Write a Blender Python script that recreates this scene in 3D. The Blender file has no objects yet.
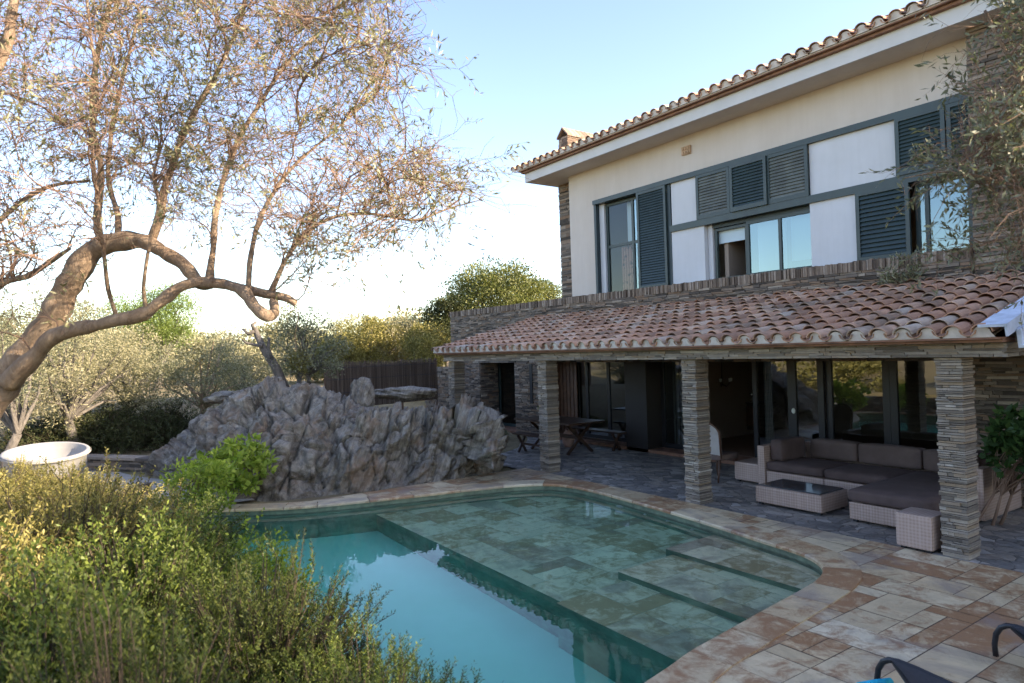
import bpy, math, random
import numpy as np
from mathutils import Vector, Matrix, noise

random.seed(7)
rng = np.random.default_rng(7)
sc = bpy.context.scene
col = sc.collection
R = math.radians

# ------------------------------------------------------------------ camera
YAW, PITCH, ROLL, FPX, CAMZ = R(54.99), R(0.72), R(1.74), 683.0, 2.47


def cam_axes():
    f = Vector((-math.sin(YAW) * math.cos(PITCH), math.cos(YAW) * math.cos(PITCH), math.sin(PITCH)))
    r = Vector((math.cos(YAW), math.sin(YAW), 0))
    d = f.cross(r)
    c, s = math.cos(ROLL), math.sin(ROLL)
    return c * r + s * d, -s * r + c * d, f


AR, AD, AF = cam_axes()
CAM = Vector((0, 0, CAMZ))


def ray(x, y):
    return AR * (x - 512) + AD * (y - 341.5) + AF * FPX


def onz(x, y, z=0.0):
    r = ray(x, y)
    return CAM + r * ((z - CAMZ) / r.z)


def ony(x, y, Y):
    r = ray(x, y)
    return CAM + r * (Y / r.y)


def dep(x, y, d):
    return CAM + ray(x, y) * (d / FPX)


cd = bpy.data.cameras.new('camera')
cam = bpy.data.objects.new('camera', cd)
col.objects.link(cam)
cd.lens = 24.0
cd.sensor_width = 36.0
cd.clip_start = 0.05
cd.clip_end = 2000
m = Matrix.Identity(4)
for i in range(3):
    m[i][0] = AR[i]
    m[i][1] = -AD[i]
    m[i][2] = -AF[i]
    m[i][3] = CAM[i]
cam.matrix_world = m
cd.dof.use_dof = True
cd.dof.focus_distance = 10.5
cd.dof.aperture_fstop = 2.8
sc.camera = cam

# ------------------------------------------------------------------ world, sun
SUN_AZ, SUN_EL = R(41), R(24)
S = Vector((math.cos(SUN_AZ) * math.cos(SUN_EL), math.sin(SUN_AZ) * math.cos(SUN_EL), math.sin(SUN_EL)))
w = bpy.data.worlds.new('World')
sc.world = w
w.use_nodes = True
nt = w.node_tree
bg = nt.nodes['Background']
sky = nt.nodes.new('ShaderNodeTexSky')
sky.sky_type = 'NISHITA'
sky.sun_disc = False
sky.sun_elevation = SUN_EL
sky.sun_rotation = math.pi / 2 - SUN_AZ
sky.altitude = 100
sky.air_density = 1.0
sky.dust_density = 0.7
sky.ozone_density = 1.6
tint = nt.nodes.new('ShaderNodeMix')
tint.data_type = 'RGBA'
tint.blend_type = 'MULTIPLY'
tint.inputs[0].default_value = 1.0
tint.inputs[7].default_value = (1.05, 0.985, 0.91, 1)
hs = nt.nodes.new('ShaderNodeHueSaturation')
hs.inputs['Hue'].default_value = 0.514
hs.inputs['Saturation'].default_value = 1.04
nt.links.new(sky.outputs[0], hs.inputs['Color'])
nt.links.new(hs.outputs[0], tint.inputs[6])
nt.links.new(tint.outputs[2], bg.inputs[0])
bg.inputs[1].default_value = 0.15
ld = bpy.data.lights.new('sun', 'SUN')
ld.energy = 5.0
ld.angle = R(0.55)
ld.color = (1.0, 0.83, 0.62)
lo = bpy.data.objects.new('sun', ld)
lo.rotation_euler = (-S).to_track_quat('-Z', 'Y').to_euler()
lo.location = (10, 5, 20)
col.objects.link(lo)
sc.view_settings.view_transform = 'Standard'
sc.view_settings.look = 'None'
sc.view_settings.exposure = 1.84
sc.view_settings.gamma = 1.0
sc.view_settings.use_curve_mapping = False
sc.render.engine = 'CYCLES'
cy = sc.cycles
cy.use_denoising = True
cy.max_bounces = 9
cy.diffuse_bounces = 3
cy.glossy_bounces = 4
cy.transmission_bounces = 6
cy.transparent_max_bounces = 12
cy.volume_bounces = 0
cy.caustics_refractive = True
cy.caustics_reflective = False
cy.blur_glossy = 0.5
cy.sample_clamp_indirect = 6.0
cy.use_adaptive_sampling = True
cy.adaptive_threshold = 0.02


# ------------------------------------------------------------------ material helpers
class NB:
    def __init__(s, name):
        s.m = bpy.data.materials.new(name)
        s.m.use_nodes = True
        s.t = s.m.node_tree
        s.b = s.t.nodes['Principled BSDF']
        s.out = s.t.nodes['Material Output']

    def n(s, kind, **kw):
        nd = s.t.nodes.new('ShaderNode' + kind)
        for k, v in kw.items():
            if k in nd.inputs:
                nd.inputs[k].default_value = v
            else:
                setattr(nd, k, v)
        return nd

    def l(s, a, b):
        s.t.links.new(a, b)

    def ramp(s, fac, stops, interp='LINEAR'):
        r = s.t.nodes.new('ShaderNodeValToRGB')
        r.color_ramp.interpolation = interp
        e = r.color_ramp.elements
        while len(e) < len(stops):
            e.new(0.5)
        for i, (p, c) in enumerate(stops):
            e[i].position = p
            e[i].color = (*c, 1) if len(c) == 3 else c
        s.l(fac, r.inputs[0])
        return r.outputs[0]

    def mix(s, fac, a, b, mode='MIX'):
        x = s.t.nodes.new('ShaderNodeMix')
        x.data_type = 'RGBA'
        x.blend_type = mode
        for sock, v in ((x.inputs[0], fac), (x.inputs[6], a), (x.inputs[7], b)):
            if hasattr(v, 'links'):
                s.l(v, sock)
            elif isinstance(v, (int, float)):
                sock.default_value = v
            else:
                sock.default_value = (*v, 1)
        return x.outputs[2]

    def coords(s, kind='Object', scale=(1, 1, 1), rot=(0, 0, 0)):
        tc = s.n('TexCoord')
        mp = s.n('Mapping')
        mp.inputs['Scale'].default_value = scale
        mp.inputs['Rotation'].default_value = rot
        s.l(tc.outputs[kind], mp.inputs[0])
        return mp.outputs[0]

    def noise(s, vec, scale, detail=4, rough=0.6, dist=0.0):
        nd = s.n('TexNoise')
        nd.inputs['Scale'].default_value = scale
        nd.inputs['Detail'].default_value = detail
        nd.inputs['Roughness'].default_value = rough
        nd.inputs['Distortion'].default_value = dist
        s.l(vec, nd.inputs['Vector'])
        return nd.outputs['Fac']

    def bump(s, h, strength=0.5, dist=0.02):
        bn = s.n('Bump')
        bn.inputs['Strength'].default_value = strength
        bn.inputs['Distance'].default_value = dist
        s.l(h, bn.inputs['Height'])
        s.l(bn.outputs[0], s.b.inputs['Normal'])
        return bn

    def colr(s, c):
        if hasattr(c, 'links'):
            s.l(c, s.b.inputs['Base Color'])
        else:
            s.b.inputs['Base Color'].default_value = (*c, 1)


def plain(name, c, rough=0.6, metal=0.0, nscale=0, namp=0.25, bump=0.0, bscale=40, spec=0.5):
    k = NB(name)
    k.b.inputs['Roughness'].default_value = rough
    k.b.inputs['Metallic'].default_value = metal
    k.b.inputs['Specular IOR Level'].default_value = spec
    if nscale:
        v = k.coords()
        f = k.noise(v, nscale, 5)
        d = tuple(x * (1 - namp) for x in c)
        h = tuple(min(1, x * (1 + namp)) for x in c)
        k.colr(k.ramp(f, [(0.3, d), (0.7, h)]))
        if bump:
            k.bump(k.noise(v, bscale, 4), bump, 0.01)
    else:
        k.colr(c)
    return k.m


def island_stone(name, stops, scale=9.0, rough=0.85, bump=0.6, noise_mix=0.5, stain=None, spec=0.3):
    k = NB(name)
    g = k.n('NewGeometry')
    c1 = k.ramp(g.outputs['Random Per Island'], stops)
    v = k.coords()
    f = k.noise(v, scale, 6, 0.7)
    c2 = k.mix(noise_mix, c1, k.ramp(f, [(0.3, (0.35, 0.35, 0.35)), (0.7, (1.0, 1.0, 1.0))]), 'MULTIPLY')
    if stain:
        f2 = k.noise(v, 1.3, 4, 0.6)
        c2 = k.mix(k.ramp(f2, [(0.52, (0, 0, 0)), (0.66, (1, 1, 1))]), c2, stain)
    k.colr(c2)
    k.b.inputs['Roughness'].default_value = rough
    k.b.inputs['Specular IOR Level'].default_value = spec
    k.bump(k.noise(v, scale * 4, 5, 0.7), bump, 0.02)
    return k.m


def leaf_mat(name, stops, trans=0.35, rough=0.45):
    k = NB(name)
    g = k.n('NewGeometry')
    v = k.coords()
    f = k.noise(v, 0.9, 3)
    ad = k.n('Math', operation='MULTIPLY_ADD')
    k.l(f, ad.inputs[0])
    ad.inputs[1].default_value = 0.9
    ad.inputs[2].default_value = -0.2
    av = k.n('Math', operation='ADD')
    k.l(ad.outputs[0], av.inputs[0])
    hv = k.n('Math', operation='MULTIPLY')
    k.l(g.outputs['Random Per Island'], hv.inputs[0])
    hv.inputs[1].default_value = 0.6
    k.l(hv.outputs[0], av.inputs[1])
    c = k.ramp(av.outputs[0], stops)
    k.colr(c)
    k.b.inputs['Roughness'].default_value = rough
    k.b.inputs['Specular IOR Level'].default_value = 0.2
    tr = k.n('BsdfTranslucent')
    c2 = k.mix(1.0, c, (1.0, 1.1, 0.6), 'MULTIPLY')
    k.l(c2, tr.inputs[0])
    mx = k.n('MixShader')
    mx.inputs[0].default_value = trans
    k.l(k.b.outputs[0], mx.inputs[1])
    k.l(tr.outputs[0], mx.inputs[2])
    k.l(mx.outputs[0], k.out.inputs[0])
    return k.m


def glass_mat(name, ior=2.0, tint=(0.5, 0.52, 0.5), gtint=(0.9, 0.97, 1.0)):
    k = NB(name)
    fr = k.n('Fresnel')
    fr.inputs['IOR'].default_value = ior
    tr = k.n('BsdfTransparent')
    tr.inputs[0].default_value = (*tint, 1)
    gl = k.n('BsdfGlossy')
    gl.inputs['Roughness'].default_value = 0.0
    gl.inputs[0].default_value = (*gtint, 1)
    mx = k.n('MixShader')
    k.l(fr.outputs[0], mx.inputs[0])
    k.l(tr.outputs[0], mx.inputs[1])
    k.l(gl.outputs[0], mx.inputs[2])
    k.l(mx.outputs[0], k.out.inputs[0])
    return k.m


M = {}
# plaster
k = NB('plaster')
v = k.coords()
sv = k.coords('Object', (5.0, 5.0, 0.45))
c0_ = k.ramp(k.noise(v, 0.8, 5), [(0.3, (0.57, 0.495, 0.42)), (0.7, (0.64, 0.57, 0.50))])
k.colr(k.mix(0.16, c0_, k.ramp(k.noise(sv, 1.5, 5, 0.65), [(0.35, (0.72, 0.69, 0.64)), (0.6, (1.0, 1.0, 1.0))]), 'MULTIPLY'))
k.b.inputs['Roughness'].default_value = 0.9
k.bump(k.noise(v, 60, 3), 0.15, 0.005)
M['plaster'] = k.m
k = NB('panel_white')
v = k.coords()
sv = k.coords('Object', (7.0, 7.0, 0.5))
c0_ = k.ramp(k.noise(v, 1.2, 5), [(0.3, (0.57, 0.57, 0.57)), (0.7, (0.63, 0.63, 0.64))])
k.colr(k.mix(0.13, c0_, k.ramp(k.noise(sv, 1.5, 5, 0.65), [(0.35, (0.75, 0.74, 0.72)), (0.6, (1.0, 1.0, 1.0))]), 'MULTIPLY'))
k.b.inputs['Roughness'].default_value = 0.85
k.bump(k.noise(v, 50, 3), 0.15, 0.004)
M['panel'] = k.m
M['fascia'] = plain('fascia_white', (0.60, 0.59, 0.57), 0.8, nscale=2.0, namp=0.06, bump=0.1)
M['teal'] = plain('teal_paint', (0.028, 0.046, 0.045), 0.45, nscale=3.0, namp=0.2)
M['teal_dark'] = plain('teal_dark_paint', (0.018, 0.034, 0.040), 0.5)
M['ashslat'] = plain('faded_slat', (0.115, 0.125, 0.110), 0.6, nscale=4.0, namp=0.3)
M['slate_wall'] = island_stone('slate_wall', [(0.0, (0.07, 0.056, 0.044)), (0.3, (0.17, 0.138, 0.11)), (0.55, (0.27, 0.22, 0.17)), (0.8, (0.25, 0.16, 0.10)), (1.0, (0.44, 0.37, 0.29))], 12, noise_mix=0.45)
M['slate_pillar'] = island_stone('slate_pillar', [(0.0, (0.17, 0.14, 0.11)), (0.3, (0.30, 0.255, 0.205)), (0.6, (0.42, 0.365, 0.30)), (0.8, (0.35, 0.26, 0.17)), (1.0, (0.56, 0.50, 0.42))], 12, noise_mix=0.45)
M['ledge_brick'] = island_stone('ledge_stone', [(0.0, (0.10, 0.075, 0.055)), (0.4, (0.23, 0.17, 0.125)), (0.75, (0.32, 0.245, 0.18)), (1.0, (0.46, 0.38, 0.31))], 14)
M['tile'] = island_stone('roof_tile', [(0.0, (0.34, 0.21, 0.14)), (0.2, (0.48, 0.27, 0.17)), (0.6, (0.64, 0.37, 0.235)), (0.85, (0.70, 0.48, 0.33)), (1.0, (0.55, 0.46, 0.36))], 5, noise_mix=0.3, stain=(0.30, 0.21, 0.145))
M['mortar'] = plain('lime_mortar', (0.62, 0.56, 0.50), 0.95, nscale=8, namp=0.2, bump=0.3)
M['terracotta'] = plain('terracotta_course', (0.24, 0.125, 0.075), 0.85, nscale=6, namp=0.35, bump=0.3)
M['concrete'] = plain('concrete', (0.30, 0.28, 0.25), 0.9, nscale=3, namp=0.25, bump=0.3)
M['verge'] = plain('verge_paint', (0.55, 0.60, 0.68), 0.6, nscale=5, namp=0.25)
M['wood_dark'] = plain('dark_wood', (0.060, 0.034, 0.022), 0.4, nscale=6, namp=0.4, bump=0.2)
M['wood_brown'] = plain('brown_wood', (0.10, 0.05, 0.028), 0.5, nscale=6, namp=0.4, bump=0.2)
M['interior'] = plain('interior_wall', (0.34, 0.27, 0.21), 0.9)
M['interior_floor'] = plain('interior_floor', (0.24, 0.14, 0.09), 0.5)
M['glass'] = glass_mat('window_glass', 2.3, (0.42, 0.44, 0.43))
M['glass_up'] = glass_mat('upper_window_glass', 2.5, (0.70, 0.8, 0.82), (0.68, 0.88, 0.95))
M['glass_clear'] = glass_mat('clear_window_glass', 1.45, (0.85, 0.88, 0.88))
M['curtain'] = plain('curtain_sky_tint', (0.55, 0.66, 0.70), 0.9)  # blue of the mirrored sky put into the curtain colour
M['sheer'] = plain('sheer', (0.40, 0.42, 0.38), 0.9)
M['metal_dark'] = plain('dark_metal', (0.02, 0.02, 0.022), 0.35)
M['soil'] = plain('dark_soil', (0.10, 0.07, 0.045), 0.95, nscale=3, namp=0.4, bump=0.5)

# ------------------------------------------------------------------ objects
WO = {}


class MB:
    def __init__(s):
        s.v, s.f, s.mi = [], [], []

    def add(s, vs, fs):
        b = len(s.v)
        s.v.extend([tuple(p) for p in vs])
        s.f.extend([tuple(i + b for i in f) for f in fs])

    def box(s, x0, x1, y0, y1, z0, z1):
        s.add([(x0, y0, z0), (x1, y0, z0), (x1, y1, z0), (x0, y1, z0), (x0, y0, z1), (x1, y0, z1), (x1, y1, z1), (x0, y1, z1)],
              [(0, 3, 2, 1), (4, 5, 6, 7), (0, 1, 5, 4), (1, 2, 6, 5), (2, 3, 7, 6), (3, 0, 4, 7)])

    def obox(s, c, ax, ay, az):  # centre and three half vectors
        c, ax, ay, az = Vector(c), Vector(ax), Vector(ay), Vector(az)
        vs = []
        for k in (-1, 1):
            for (i, j) in ((-1, -1), (1, -1), (1, 1), (-1, 1)):
                vs.append(c + ax * i + ay * j + az * k)
        s.add(vs, [(0, 3, 2, 1), (4, 5, 6, 7), (0, 1, 5, 4), (1, 2, 6, 5), (2, 3, 7, 6), (3, 0, 4, 7)])

    def quad(s, a, b, c, d):
        s.add([a, b, c, d], [(0, 1, 2, 3)])

    def rbox(s, x0, x1, y0, y1, z0, z1, r=0.03, n=3, puff=0.0):
        """cushion-like rounded box"""
        bx = []
        cx, cyy, cz = (x0 + x1) / 2, (y0 + y1) / 2, (z0 + z1) / 2
        hx, hy, hz = (x1 - x0) / 2, (y1 - y0) / 2, (z1 - z0) / 2
        N = 8
        base = len(s.v)
        idx = {}

        def P(i, j, kk):
            key = (i, j, kk)
            if key in idx:
                return idx[key]
            p = [2 * i / N - 1, 2 * j / N - 1, 2 * kk / N - 1]
            q = []
            for t, h in zip(p, (hx, hy, hz)):
                q.append(t * h)
            inner = [max(-h + r, min(h - r, t)) for t, h in zip(q, (hx, hy, hz))]
            # push samples near borders
            d = Vector([a - b for a, b in zip(q, inner)])
            if d.length > 1e-9:
                d = d.normalized() * min(r, max(abs(a) for a in d) if max(abs(a) for a in d) > 0 else r)
            w_ = (1 - p[0] ** 2) * (1 - p[1] ** 2)
            w2 = (1 - p[0] ** 2) * (1 - p[2] ** 2)
            e = [inner[0] + d[0], inner[1] + d[1] + puff * 0.5 * w2 * (1 if p[1] > 0.99 else (-1 if p[1] < -0.99 else 0)), inner[2] + d[2] + puff * w_ * (1 if p[2] > 0.99 else (-1 if p[2] < -0.99 else 0))]
            idx[key] = len(s.v)
            s.v.append((cx + e[0], cyy + e[1], cz + e[2]))
            return idx[key]
        for a in range(N):
            for b in range(N):
                for fx in (0, N):
                    f = [P(fx, a, b), P(fx, a + 1, b), P(fx, a + 1, b + 1), P(fx, a, b + 1)]
                    s.f.append(tuple(f if fx else f[::-1]))
                    f = [P(a, fx, b), P(a, fx, b + 1), P(a + 1, fx, b + 1), P(a + 1, fx, b)]
                    s.f.append(tuple(f if fx else f[::-1]))
                    f = [P(a, b, fx), P(a + 1, b, fx), P(a + 1, b + 1, fx), P(a, b + 1, fx)]
                    s.f.append(tuple(f if fx else f[::-1]))

    def tube(s, path, radii, n=6, cap=True):
        path = [Vector(p) for p in path]
        if isinstance(radii, (int, float)):
            radii = [radii] * len(path)
        up = Vector((0.123, 0.21, 0.97)).normalized()
        prev = None
        rings = []
        for i, p in enumerate(path):
            t = (path[min(i + 1, len(path) - 1)] - path[max(i - 1, 0)])
            if t.length < 1e-9:
                t = Vector((0, 0, 1))
            t.normalize()
            a = prev if prev is not None else (t.cross(up) if abs(t.dot(up)) < 0.95 else t.cross(Vector((1, 0, 0))))
            a = (a - t * a.dot(t))
            if a.length < 1e-6:
                a = t.cross(Vector((0, 1, 0)))
            a.normalize()
            prev = a
            b = t.cross(a)
            ring = []
            for k_ in range(n):
                an = 2 * math.pi * k_ / n
                ring.append(len(s.v))
                s.v.append(tuple(p + (a * math.cos(an) + b * math.sin(an)) * radii[i]))
            rings.append(ring)
        for i in range(len(rings) - 1):
            for k_ in range(n):
                s.f.append((rings[i][k_], rings[i][(k_ + 1) % n], rings[i + 1][(k_ + 1) % n], rings[i + 1][k_]))
        if cap:
            s.f.append(tuple(rings[0][::-1]))
            s.f.append(tuple(rings[-1]))

    def lathe(s, prof, n=24, cx=0, cy=0, sx=1, sy=1):
        b = len(s.v)
        for (r, z) in prof:
            for i in range(n):
                a = 2 * math.pi * i / n
                s.v.append((cx + r * math.cos(a) * sx, cy + r * math.sin(a) * sy, z))
        for j in range(len(prof) - 1):
            for i in range(n):
                s.f.append((b + j * n + i, b + j * n + (i + 1) % n, b + (j + 1) * n + (i + 1) % n, b + (j + 1) * n + i))

    def build(s, name, mat, parent=None, smooth=False):
        me = bpy.data.meshes.new(name)
        off = WO.get(parent.name, Vector((0, 0, 0))) if parent else Vector((0, 0, 0))
        if off.length:
            vv = [(a - off.x, b - off.y, c - off.z) for a, b, c in s.v]
        else:
            vv = s.v
        me.from_pydata(vv, [], s.f)
        me.materials.append(mat)
        if smooth:
            me.polygons.foreach_set('use_smooth', [True] * len(me.polygons))
        me.update()
        o = bpy.data.objects.new(name, me)
        col.objects.link(o)
        if parent:
            o.parent = parent
            WO[o.name] = off
        return o


def tag(o, label=None, cat=None, group=None, kind=None):
    for k_, v_ in (('label', label), ('category', cat), ('group', group), ('kind', kind)):
        if v_:
            o[k_] = v_
    return o


def empty(name, loc, label=None, cat=None, group=None, rz=0.0, local=False):
    o = bpy.data.objects.new(name, None)
    o.empty_display_size = 0.2
    o.location = loc
    o.rotation_euler = (0, 0, rz)
    col.objects.link(o)
    WO[o.name] = Vector((0, 0, 0)) if local else Vector(loc)
    tag(o, label, cat, group)
    return o


def copy_tree(o, parent=None):
    c = o.copy()
    col.objects.link(c)
    c.parent = parent
    for ch in list(o.children):
        copy_tree(ch, c)
    return c


def np_mesh(name, V, F, mat, parent=None, smooth=False, local=False):
    """V (n,3) array, F (m,k) array"""
    me = bpy.data.meshes.new(name)
    V = np.asarray(V, dtype=np.float32)
    if parent and not local:
        off = WO.get(parent.name, Vector((0, 0, 0)))
        V = V - np.array(off, dtype=np.float32)
    F = np.asarray(F, dtype=np.int32)
    me.vertices.add(len(V))
    me.vertices.foreach_set('co', V.ravel())
    kk = F.shape[1]
    me.loops.add(F.size)
    me.loops.foreach_set('vertex_index', F.ravel())
    me.polygons.add(len(F))
    me.polygons.foreach_set('loop_start', np.arange(0, F.size, kk, dtype=np.int32))
    me.polygons.foreach_set('loop_total', np.full(len(F), kk, dtype=np.int32))
    if smooth:
        me.polygons.foreach_set('use_smooth', np.ones(len(F), dtype=bool))
    me.materials.append(mat)
    me.update(calc_edges=True)
    o = bpy.data.objects.new(name, me)
    col.objects.link(o)
    if parent:
        o.parent = parent
        WO[o.name] = WO.get(parent.name, Vector((0, 0, 0)))
    return o


def jit(a):
    return random.uniform(-a, a)


# stacked thin stones on a plane: u runs along, n is outward
def stone_face(mb, p0, u, n, length, z0, z1, course=0.045, lmin=0.1, lmax=0.35, depth=0.05, back=0.06, jd=0.02, skip=None):
    p0, u, n = Vector(p0), Vector(u), Vector(n)
    z = z0
    while z < z1 - 0.008:
        h = min(course * random.uniform(0.6, 1.35), z1 - z)
        if z1 - (z + h) < 0.012:
            h = z1 - z
        s = 0.0
        while s < length - 1e-3:
            L = random.uniform(lmin, lmax)
            if length - (s + L) < lmin * 0.6:
                L = length - s
            a, b = s, min(length, s + L)
            if not (skip and skip(p0 + u * ((a + b) / 2), z + h / 2)):
                d = depth + jit(jd)
                g = 0.004
                c = p0 + u * ((a + b) / 2) + n * ((d - back) / 2) + Vector((0, 0, z + h / 2 - p0.z))
                tl = jit(0.006)
                mb.obox(c, u * ((b - a) / 2 - g) + Vector((0, 0, tl)), n * ((d + back) / 2), Vector((0, 0, h / 2 - 0.003)))
            s += L
        z += h


def stone_pillar(mb, x0, x1, y0, y1, z0, z1, course=0.045):
    z = z0
    while z < z1 - 0.005:
        h = min(course * random.uniform(0.45, 1.6), z1 - z)
        j = [jit(0.012) for _ in range(4)]
        nsp = random.choice((1, 2, 2, 3, 3))
        cuts = sorted([x0 + (x1 - x0) * random.uniform(0.2, 0.8) for _ in range(nsp - 1)])
        xs = [x0 + j[0]] + cuts + [x1 + j[1]]
        for a, b in zip(xs[:-1], xs[1:]):
            mb.box(a + 0.002, b - 0.002, y0 + jit(0.014), y1 + jit(0.014), z + 0.002, z + h - 0.004)
        z += h


# ------------------------------------------------------------------ terrain
pool_px = [(-12.05, 2.3), (-11.27, 3.54), (-10.8, 5.11), (-10.52, 6.35), (-10.25, 7.2), (-9.82, 7.72), (-9.12, 7.88), (-7.66, 7.78), (-6.4, 7.62), (-5.27, 7.42), (-4.71, 7.32), (-4.39, 7.18), (-4.16, 6.95),
           (-4.02, 6.6), (-3.94, 6.1), (-3.86, 5.4), (-3.77, 4.67), (-3.72, 4.27), (-3.62, 3.8), (-3.5, 3.0), (-3.55, 2.2), (-4.1, 1.75), (-5.5, 1.5), (-8, 1.3), (-10.5, 1.15), (-11.8, 1.35), (-12.2, 1.75)]


def smooth_loop(pts, sub=6):
    out = []
    n = len(pts)
    for i in range(n):
        p0, p1, p2, p3 = [Vector(pts[(i + k_) % n]).to_3d() for k_ in (-1, 0, 1, 2)]
        for t in range(sub):
            t = t / sub
            out.append(0.5 * ((2 * p1) + (-p0 + p2) * t + (2 * p0 - 5 * p1 + 4 * p2 - p3) * t * t + (-p0 + 3 * p1 - 3 * p2 + p3) * t ** 3))
    return out


POOL = smooth_loop(pool_px)
PA = np.array([(p.x, p.y) for p in POOL])


def offset_loop(loop, d):
    out = []
    n = len(loop)
    for i in range(n):
        t = (loop[(i + 1) % n] - loop[i - 1]).normalized()
        nr = Vector((-t.y, t.x, 0))  # loop is clockwise, so left is outward
        out.append(loop[i] + nr * d)
    return out


area = 0.5 * sum(POOL[i - 1].x * POOL[i].y - POOL[i].x * POOL[i - 1].y for i in range(len(POOL)))
SGN = 1 if area < 0 else -1


def inside(xs, ys, poly=PA):
    xs, ys = np.asarray(xs, float), np.asarray(ys, float)
    c = np.zeros(xs.shape, bool)
    n = len(poly)
    for i in range(n):
        x1, y1 = poly[i]
        x2, y2 = poly[i - 1]
        cond = ((y1 > ys) != (y2 > ys))
        with np.errstate(divide='ignore', invalid='ignore'):
            xi = (x2 - x1) * (ys - y1) / (y2 - y1 + 1e-12) + x1
        c ^= cond & (xs < xi)
    return c


def off_np(d):
    return np.array([(p.x, p.y) for p in offset_loop(POOL, d * SGN)])


def axis(lo, hi, f0, f1, fine):
    a = [f0]
    while a[-1] < f1:
        a.append(a[-1] + fine)
    st = fine
    while a[-1] < hi:
        st *= 1.35
        a.append(a[-1] + st)
    b = [f0]
    st = fine
    while b[-1] > lo:
        st *= 1.35
        b.append(b[-1] - st)
    return np.array(sorted(set(b[1:] + a)))


def sstep(a, b, x):
    t = np.clip((x - a) / (b - a), 0, 1)
    return t * t * (3 - 2 * t)


def hgt(x, y):
    x = np.asarray(x, float)
    y = np.asarray(y, float)
    z = np.full(np.broadcast(x, y).shape, -0.05)
    # raised planting bed in front of the pool (camera side)
    bed = (1 - sstep(0.55, 0.75, y - 0.15 * sstep(-6, -3, x))) * sstep(-13.8, -13.0, x)
    bed = np.maximum(bed, (1 - sstep(1.2, 1.5, y)) * sstep(-3.6, -3.3, x))
    z = z + bed * 0.62
    # slope behind the camera
    z = z + sstep(-5, -26, y) * 2.6 + sstep(-30, -120, y) * 4
    # gentle rise to the left beyond the fountain and behind the rock
    z = z + 1.15 * np.exp(-(((x + 18.5) / 3.0) ** 2 + ((y - 6.8) / 3.0) ** 2))
    z = z + 1.2 * sstep(-19, -27, x) * (1 - 0.3 * sstep(0, 10, y))
    z = z - 5.0 * sstep(-60, -200, x)
    return z


gx = axis(-700, 700, -30, 8, 0.25)
gy = axis(-700, 700, -8, 14, 0.25)
GX, GY = np.meshgrid(gx, gy, indexing='ij')
GZ = hgt(GX, GY)
rn = np.array([noise.noise(Vector((x * 0.5, y * 0.5, 0))) for x, y in zip(GX.ravel(), GY.ravel())]).reshape(GX.shape)
wild = np.clip((np.minimum(GY, 20) < 0.4) + (GX < -19), 0, 1)
GZ += rn * 0.10 * wild
hole = inside(GX, GY, off_np(0.34))
GZ[hole] = -2.6
nx, ny = GX.shape
V = np.stack([GX.ravel(), GY.ravel(), GZ.ravel()], 1)
ii, jj = np.meshgrid(np.arange(nx - 1), np.arange(ny - 1), indexing='ij')
a = (ii * ny + jj).ravel()
F = np.stack([a, a + ny, a + ny + 1, a + 1], 1)
k = NB('ground_soil')
v = k.coords()
f1 = k.noise(v, 0.35, 6, 0.65)
f2 = k.noise(v, 6, 6, 0.7)
c1 = k.ramp(f1, [(0.3, (0.19, 0.14, 0.075)), (0.5, (0.30, 0.24, 0.13)), (0.7, (0.15, 0.14, 0.06))])
k.colr(k.mix(0.6, c1, k.ramp(f2, [(0.3, (0.45, 0.42, 0.4)), (0.7, (1.15, 1.1, 1.0))]), 'MULTIPLY'))
k.b.inputs['Roughness'].default_value = 1.0
k.bump(f2, 0.8, 0.08)
M['ground'] = k.m
g = np_mesh('ground', V, F, k.m, smooth=True)
tag(g, kind='structure')


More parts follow.
